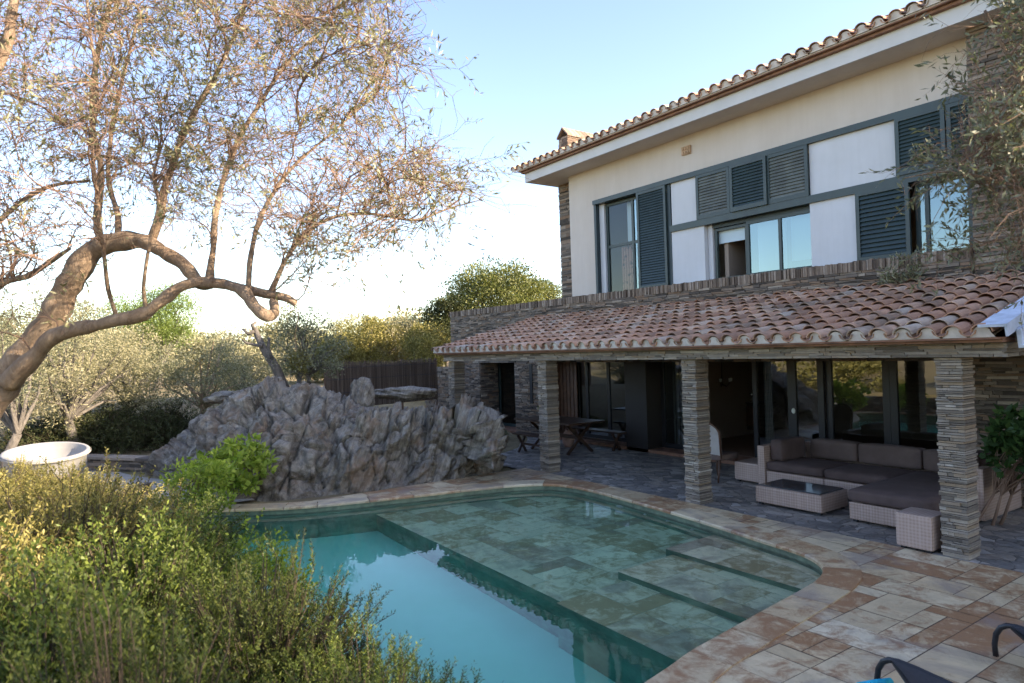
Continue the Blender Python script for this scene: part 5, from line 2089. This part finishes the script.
def xlegs(mb, x, y0, y1, z, t=0.04, wdt=0.07):
    for (a_, c_) in ((y0, y1), (y1, y0)):
        p0, p1 = Vector((x + (0.005 if a_ < c_ else -0.005), a_, 0.0)), Vector((x, c_, z))
        d_ = (p1 - p0)
        n_ = Vector((0, d_.z, -d_.y)).normalized() * wdt / 2
        e_ = Vector((t / 2, 0, 0))
        mb.add([p0 - n_ - e_, p0 + n_ - e_, p1 + n_ - e_, p1 - n_ - e_, p0 - n_ + e_, p0 + n_ + e_, p1 + n_ + e_, p1 - n_ + e_],
               [(0, 3, 2, 1), (4, 5, 6, 7), (0, 1, 5, 4), (1, 2, 6, 5), (2, 3, 7, 6), (3, 0, 4, 7)])


root = empty('picnic_table', (-13.1, 10.45, 0), 'dark brown wooden picnic table with crossed legs behind the second pillar', 'table')
b = MB()
for i in range(6):
    y0 = 9.90 + i * 0.185
    b.box(-14.15, -11.98, y0, y0 + 0.178, 0.71, 0.75 + jit(0.002))
b.build('tabletop', M['wood_dark'], root)
for x_ in (-13.7, -12.3):
    b = MB()
    xlegs(b, x_, 10.08, 10.86, 0.70)
    b.build('leg', WD, root)
b = MB()
b.box(-13.7, -12.3, 10.44, 10.5, 0.32, 0.40)
b.box(-14.0, -12.1, 10.42, 10.52, 0.66, 0.708)
b.build('stretcher', WD, root)


def bench(x0, x1, yc, label):
    root = empty('bench', ((x0 + x1) / 2, yc, 0), label, 'bench', 'benches of the picnic table')
    b = MB()
    b.box(x0, x1, yc - 0.14, yc - 0.003, 0.42, 0.455)
    b.box(x0, x1, yc + 0.003, yc + 0.14, 0.42, 0.456)
    b.build('seat', WD, root)
    for x_ in (x0 + 0.22, x1 - 0.22):
        b = MB()
        xlegs(b, x_, yc - 0.12, yc + 0.12, 0.418, 0.035, 0.06)
        b.build('leg', WD, root)
    b = MB()
    b.box(x0 + 0.22, x1 - 0.22, yc - 0.02, yc + 0.02, 0.18, 0.23)
    b.build('stretcher', WD, root)


bench(-13.72, -12.2, 9.66, 'dark wooden bench on the pool side of the picnic table')
bench(-13.6, -11.75, 11.33, 'dark wooden bench on the house side of the picnic table')

# vase with white flowers, clay jar
root = empty('flower_vase', (-13.35, 10.3, 0.75), 'glass vase of white flowers on the picnic table beside the pillar', 'vase')
b = MB()
b.lathe([(0.0, 0.752), (0.05, 0.752), (0.06, 0.85), (0.035, 0.95), (0.045, 1.0)], 14, -13.35, 10.3)
b.build('vase', plain('vase_glass', (0.35, 0.38, 0.33), 0.2), root, smooth=True)
rg = np.random.default_rng(3)
nl = 160
P_ = np.array([-13.35, 10.3, 1.22]) + rg.normal(size=(nl, 3)) * np.array([0.07, 0.07, 0.14])
V_, F_ = leaf_arrays(P_, rg.normal(size=(nl, 3)), 0.07, 0.05, rg)
np_mesh('flowers', V_, F_, plain('white_petal', (0.62, 0.62, 0.52), 0.7), root)
nl = 90
P_ = np.array([-13.35, 10.3, 1.03]) + rg.normal(size=(nl, 3)) * np.array([0.07, 0.07, 0.06])
V_, F_ = leaf_arrays(P_, rg.normal(size=(nl, 3)) + np.array([0, 0, 1]), 0.10, 0.03, rg)
np_mesh('foliage', V_, F_, L['bright'], root)
b = MB()
b.lathe([(0, 0.0), (0.09, 0.0), (0.15, 0.12), (0.16, 0.25), (0.10, 0.36), (0.07, 0.40), (0.09, 0.44), (0.06, 0.43), (0.0, 0.40)], 18, -13.3, 10.95)
b.v = [(x_, y_, z_) for x_, y_, z_ in b.v]
tag(b.build('clay_jar', plain('pink_clay', (0.48, 0.30, 0.24), 0.8, nscale=6, namp=0.2), smooth=True), 'pale pink clay jar standing behind the picnic table', 'jar')

# dining chair just outside the open door
root = empty('dining_chair', (-8.08, 10.2, 0), 'dining chair with curved pale upholstered back beside the third pillar', 'chair')
b = MB()
cxr = -8.12
prof = []
W2 = 0.25
n_ = 12
pts = []
for i in range(n_ + 1):
    a_ = math.pi * i / n_
    pts.append((cxr - math.cos(a_) * W2, 0.86 + math.sin(a_) * 0.20))
outl = [(cxr - W2 + 0.02, 0.42)] + pts + [(cxr + W2 - 0.02, 0.42)]
vs = []
for off_ in (0.0, 0.07):
    for (x_, z_) in outl:
        yy = 9.93 - (z_ - 0.42) * 0.14 + ((x_ - cxr) / W2) ** 2 * 0.05 + off_
        vs.append((x_, yy, z_))
m_ = len(outl)
b.add(vs, [tuple(range(m_)), tuple(range(2 * m_ - 1, m_ - 1, -1))] + [(i, i + m_, (i + 1) % m_ + m_, (i + 1) % m_) for i in range(m_)])
b.build('backrest', plain('cream_upholstery', (0.46, 0.42, 0.38), 0.9, nscale=5, namp=0.1), root)
b = MB()
b.tube([(x_, 9.955 - (z_ - 0.42) * 0.14 + ((x_ - cxr) / W2) ** 2 * 0.05, z_) for (x_, z_) in outl], 0.026, 7)
b.build('back_frame', M['wood_brown'], root, smooth=True)
cush(cxr - 0.25, cxr + 0.25, 9.95, 10.48, 0.38, 0.49, 'seat', root, 'cushion2', 0.03)
for (x_, y_, dx_, dy_) in ((-0.22, 9.97, 0, -0.06), (0.22, 9.97, 0, -0.06), (-0.22, 10.44, 0, 0.02), (0.22, 10.44, 0, 0.02)):
    b = MB()
    b.tube([(cxr + x_, y_, 0.40), (cxr + x_, y_ + dy_ * 0.4, 0.2), (cxr + x_, y_ + dy_, 0.0)], [0.026, 0.02, 0.016], 7)
    b.build('leg', M['wood_brown'], root, smooth=True)

# inside the dining room
p0 = ony(716, 402, 15.3)
p1 = ony(756, 402, 15.3)
root = empty('sideboard', ((p0.x + p1.x) / 2, 15.5, 0.075), 'dark sideboard seen inside through the open door', 'sideboard')
b = MB()
b.box(p0.x - 0.2, p1.x + 0.2, 15.3, 15.75, 0.2, p0.z)
b.box(p0.x - 0.25, p1.x + 0.25, 15.26, 15.8, p0.z + 0.002, p0.z + 0.04)
b.box(p0.x - 0.15, p0.x - 0.08, 15.33, 15.4, 0.075, 0.2)
b.box(p1.x + 0.08, p1.x + 0.15, 15.33, 15.4, 0.075, 0.2)
b.build('body', M['wood_dark'], root)
for i in range(3):
    b = MB()
    w_ = (p1.x - p0.x + 0.3) / 3
    b.box(p0.x - 0.14 + i * w_, p0.x - 0.17 + (i + 1) * w_, 15.275, 15.298, 0.3, p0.z - 0.06)
    b.build('door', M['wood_brown'], root)
zt_ = p0.z + 0.04
for i, (px_, hh, rr, lb) in enumerate(((721, 0.26, 0.06, 'left silver goblet on the dark sideboard'), (729, 0.16, 0.05, 'small silver cup on the dark sideboard'), (736, 0.30, 0.07, 'tall silver candlestick in the middle of the sideboard'), (752, 0.24, 0.06, 'short silver jug at the right end of the sideboard'))):
    xx = ony(px_, 400, 15.45).x
    b = MB()
    b.lathe([(0, 0), (rr, 0), (rr * 0.3, hh * 0.15), (rr * 0.25, hh * 0.5), (rr * 0.9, hh * 0.7), (rr, hh), (rr * 0.8, hh), (0, hh * 0.7)], 14, 0, 0)
    b.v = [(x_ + xx, y_ + 15.45, z_ + zt_) for x_, y_, z_ in b.v]
    tag(b.build('goblet', plain('silver_%d' % i, (0.7, 0.7, 0.68), 0.2, 0.9), smooth=True), lb, 'silverware', 'silver pieces on the sideboard')
q0, q1 = ony(734, 365, 16.9), ony(749, 398, 16.9)
b = MB()
for i in range(8):
    x_ = q0.x + (q1.x - q0.x) * i / 8
    b.box(x_, x_ + (q1.x - q0.x) / 8 * 0.93, 16.86 + 0.02 * (i % 2), 16.9, q1.z, q0.z)
tag(b.build('wall_hanging', plain('gold_cloth', (0.75, 0.55, 0.25), 0.4, 0.3, nscale=20, namp=0.5)), 'gold coloured hanging on the back wall of the dining room', 'wall hanging')
root = empty('chandelier', ony(722, 362, 14.3), 'small glass chandelier hanging inside the dark dining room', 'chandelier')
cc_ = ony(722, 381, 14.3)
b = MB()
b.tube([(cc_.x, cc_.y, 2.59), (cc_.x, cc_.y, cc_.z - 0.1)], 0.012, 6)
for i in range(6):
    a_ = i * math.pi / 3
    b.tube([(cc_.x, cc_.y, cc_.z - 0.08), (cc_.x + 0.13 * math.cos(a_), cc_.y + 0.13 * math.sin(a_), cc_.z - 0.14), (cc_.x + 0.24 * math.cos(a_), cc_.y + 0.24 * math.sin(a_), cc_.z - 0.02)], 0.008, 5)
b.build('frame', M['wood_brown'], root)
for i in range(6):
    a_ = i * math.pi / 3
    b = MB()
    b.lathe([(0, 0), (0.03, 0.01), (0.035, 0.09), (0.02, 0.09)], 8)
    for q in range(len(b.v) - 32, len(b.v)):
        x_, y_, z_ = b.v[q]
        b.v[q] = (x_ + cc_.x + 0.24 * math.cos(a_), y_ + cc_.y + 0.24 * math.sin(a_), z_ + cc_.z - 0.02)
    b.build('glass_cup', M['jet'], root)

# ------------------------------------------------------------------ round white tub
tc_ = dep(46, 451.5, 13.0)
tz = tc_.z
RT = 0.71
tvd = Vector((CAM.x - tc_.x, CAM.y - tc_.y, 0)).normalized()
tax = tvd.cross(Vector((0, 0, 1))).normalized()
TROT = Matrix.Rotation(R(-8), 3, tax)


def TUB(x_, y_, z_):
    q_ = TROT @ Vector((x_, y_, z_))
    return (q_.x + tc_.x, q_.y + tc_.y, q_.z + tz)


root = empty('round_tub', (tc_.x, tc_.y, 0), 'round white stone tub with pale rim beyond the golden shrubs at left', 'tub')
b = MB()
b.lathe([(RT - 0.05, -0.55), (RT - 0.05, -0.10), (RT - 0.02, -0.08), (RT, -0.03), (RT, 0.0), (RT - 0.01, 0.012), (RT - 0.06, 0.012), (RT - 0.07, 0.0), (RT - 0.09, -0.12), (RT - 0.2, -0.3), (0.0, -0.34)], 64)
b.v = [TUB(*q_) for q_ in b.v]
b.build('basin', plain('white_stone', (0.30, 0.285, 0.265), 0.75, nscale=3, namp=0.12, bump=0.2), root, smooth=True)
b = MB()
b.lathe([(RT + 0.012, -0.05), (RT + 0.02, -0.045), (RT + 0.02, -0.02), (RT + 0.012, -0.015)], 64)
b.v = [TUB(*q_) for q_ in b.v]
b.build('rim_band', M['concrete'], root, smooth=True)
b = MB()
b.lathe([(RT - 0.06, 0.0), (RT - 0.06, tz - 0.4)], 32)
b.v = [(x_ + tc_.x, y_ + tc_.y, z_) for x_, y_, z_ in b.v]
b.build('plinth', M['slate_wall'], root)

# low stone wall behind the gravel path
pa, pb_ = Vector((-18.9, 0.7, 0)), Vector((-16.3, 2.55, 0))
u_ = (pb_ - pa).normalized()
nn_ = Vector((u_.y, -u_.x, 0))
root = empty('low_wall', (pa + pb_) / 2, 'low stone wall with flat capping between the path and the dark hedge', 'wall')
b = MB()
stone_face(b, pa, u_, nn_, (pb_ - pa).length, -0.05, 0.27, 0.06, 0.15, 0.4, 0.02, 0.3, 0.012)
b.build('stones', M['slate_wall'], root)
b = MB()
s_ = 0.0
while s_ < (pb_ - pa).length:
    l_ = random.uniform(0.35, 0.6)
    c_ = pa + u_ * (s_ + l_ / 2) - nn_ * 0.12
    b.obox(c_ + Vector((0, 0, 0.30)), u_ * (l_ / 2 - 0.006), nn_ * 0.2, (0, 0, 0.028))
    s_ += l_
b.build('capping', M['slate_wall'], root)

# brush fence and garden wall
f0, f1 = dep(326, 375, 20.0), dep(437, 375, 23.2)
root = empty('brush_fence', ((f0.x + f1.x) / 2, (f0.y + f1.y) / 2, 1.1), 'dark brown brushwood fence standing behind the rock outcrop', 'fence')
u_ = Vector((f1.x - f0.x, f1.y - f0.y, 0))
FL = u_.length
u_.normalize()
nn_ = Vector((u_.y, -u_.x, 0))
rg = np.random.default_rng(9)
b = MB()
nb = int(FL / 0.018)
for i in range(nb):
    s_ = i * FL / nb
    zt_ = 2.24 + rg.normal() * 0.022 + 0.02 * math.sin(s_ * 2)
    for lay in range(2):
        c_ = f0 + u_ * (s_ + rg.normal() * 0.01) + nn_ * (lay * 0.02 + rg.normal() * 0.006)
        b.tube([(c_.x, c_.y, 0.9), (c_.x + rg.normal() * 0.012, c_.y + rg.normal() * 0.01, zt_ + rg.normal() * 0.02)], [0.010, 0.005], 3, False)
k = NB('brushwood')
g_ = k.n('NewGeometry')
k.colr(k.ramp(g_.outputs['Random Per Island'], [(0, (0.085, 0.058, 0.040)), (0.6, (0.16, 0.115, 0.08)), (1.0, (0.27, 0.20, 0.145))]))
k.b.inputs['Roughness'].default_value = 0.95
c_ = (f0 + f1) / 2 - nn_ * 0.03
b.obox(Vector((c_.x, c_.y, 1.52)), u_ * (FL / 2), nn_ * 0.008, (0, 0, 0.64))
b.build('brush_panel', k.m, root)
for t_ in (0.0, 0.33, 0.66, 1.0):
    b = MB()
    c_ = f0 + u_ * (FL * t_) - nn_ * 0.06
    b.tube([(c_.x, c_.y, 0.5), (c_.x, c_.y, 2.28)], 0.035, 7)
    b.build('post', M['wood_brown'], root)
for zz in (1.35, 1.75, 2.1):
    b = MB()
    b.tube([f0 + nn_ * 0.05 + Vector((0, 0, zz - f0.z)), f1 + nn_ * 0.05 + Vector((0, 0, zz - f1.z))], 0.006, 4)
    b.build('wire', M['metal_dark'], root)
root = empty('garden_wall', (-20.9, 11.6, 0), 'short dark stone garden wall joining the brush fence to the house', 'wall')
b = MB()
stone_face(b, (-22.3, 11.7, 0), (1, 0, 0), (0, -1, 0), 2.3, 0.0, 1.95, 0.06, 0.12, 0.4, 0.03, 0.25, 0.02)
b.build('stones', M['slate_wall'], root)


# ------------------------------------------------------------------ sun loungers
def lounger(px_, py_, label, first=None):
    c_ = onz(px_, py_, 0.27)
    root = empty('sun_lounger', (c_.x, c_.y, 0), label, 'sun lounger', 'black sun loungers on the deck')
    rail = ((-0.075, 0.0), (-0.08, 0.09), (-0.068, 0.17), (-0.035, 0.23), (0.01, 0.26), (0.07, 0.268), (0.18, 0.262), (0.4, 0.235), (0.7, 0.20), (1.1, 0.24), (1.5, 0.36), (1.8, 0.44))
    b = MB()
    b.tube([(c_.x + x_, c_.y, z_) for x_, z_ in rail], 0.021, 8)
    b.build('side_rail', M['metal_dark'], root, smooth=True)
    b = MB()
    b.tube([(c_.x + 0.05, c_.y - 0.01, 0.255), (c_.x + 0.3, c_.y - 0.27, 0.235), (c_.x + 0.62, c_.y - 0.6, 0.20), (c_.x + 1.1, c_.y - 0.62, 0.24), (c_.x + 1.5, c_.y - 0.62, 0.36), (c_.x + 1.8, c_.y - 0.62, 0.44)], 0.019, 8)
    b.build('side_rail', M['metal_dark'], root, smooth=True)
    for (lx_, ly_) in ((1.15, 0.0), (0.62, -0.6), (1.2, -0.62)):
        b = MB()
        b.tube([(c_.x + lx_, c_.y + ly_, 0.22), (c_.x + lx_ + 0.03, c_.y + ly_, 0.0)], 0.017, 8)
        b.build('leg', M['metal_dark'], root, smooth=True)
    b = MB()
    xs = np.linspace(0.04, 1.8, 26)
    zs = np.interp(xs, [q_[0] for q_ in rail], [q_[1] + 0.012 for q_ in rail])
    n0 = 12
    for i, (x_, z_) in enumerate(zip(xs, zs)):
        wd_ = float(np.interp(x_, [0.04, 0.3, 0.62, 1.1], [0.03, 0.28, 0.60, 0.62]))
        for j in range(n0 + 1):
            t_ = j / n0
            b.v.append((c_.x + x_, c_.y - wd_ * t_, z_ - 0.06 * wd_ * math.sin(math.pi * t_)))
    for i in range(len(xs) - 1):
        for j in range(n0):
            a_ = i * (n0 + 1) + j
            b.f.append((a_, a_ + 1, a_ + n0 + 2, a_ + n0 + 1))
    b.build('sling', plain('black_sling', (0.030, 0.030, 0.033), 0.7, nscale=30, namp=0.2), root, smooth=True)
    return root


lounger(888, 658, 'black sling sun lounger at the bottom edge next to the blue towel roll')
lounger(1006, 624, 'black sling sun lounger at the right photo edge, farther up the deck')
c_ = onz(873, 690, 0.09)
b = MB()
b.lathe([(0, -0.16), (0.05, -0.16), (0.065, -0.14), (0.068, 0.0), (0.065, 0.14), (0.05, 0.16), (0.02, 0.15), (0, 0.15)], 20)
b.v = [(c_.x + z_ * 0.35, c_.y + z_ * 0.8 + x_, 0.09 + y_) for x_, y_, z_ in b.v]
tag(b.build('rolled_towel', plain('cyan_towel', (0.02, 0.42, 0.62), 0.9, nscale=30, namp=0.15, bump=0.3, bscale=120), smooth=True), 'bright blue rolled towel on the deck by the lounger foot', 'towel')

# plants against the walls
tree('wall_plant', 'broad leaved green plant against the stone wall at the right edge', 'plant', (onz(1022, 500).x + 0.15, 10.2, 0.0), ony(1022, 446, 10.2), 0.36, 0.42, L['dark_green'], nclump=34, nleaf=900, ls=0.14, lw=0.08, seed=71, tr=0.02, barkm=BT, stems=3, hollow=0.0)
tree('wall_plant', 'low grey green plant at the foot of the wall left of the patio door', 'plant', (-15.9, 10.3, 0), (-15.9, 10.3, 0.22), 0.55, 0.22, L['olive'], nclump=24, nleaf=1600, ls=0.09, lw=0.035, seed=72, tr=0.015, barkm=BT, stems=3, hollow=0.0)
tree('wall_plant', 'tuft of grass and twigs growing on the porch roof below the ledge', 'plant', (-5.3, 11.25, 3.22), (-5.3, 11.25, 3.5), 0.30, 0.28, L['olive'], nclump=18, nleaf=900, ls=0.09, lw=0.02, seed=73, tr=0.01, barkm=BT, stems=4, hollow=0.0)
# unseen olive added right of the camera to throw shade on the bed
tree('olive_tree', 'unseen olive added right of the camera to shade the planting bed', 'tree', (3.4, 5.7, 0.0), (3.0, 5.3, 4.7), 1.9, 1.4, L['olive'], nclump=70, nleaf=14000, ls=0.07, lw=0.025, seed=81, tr=0.12)
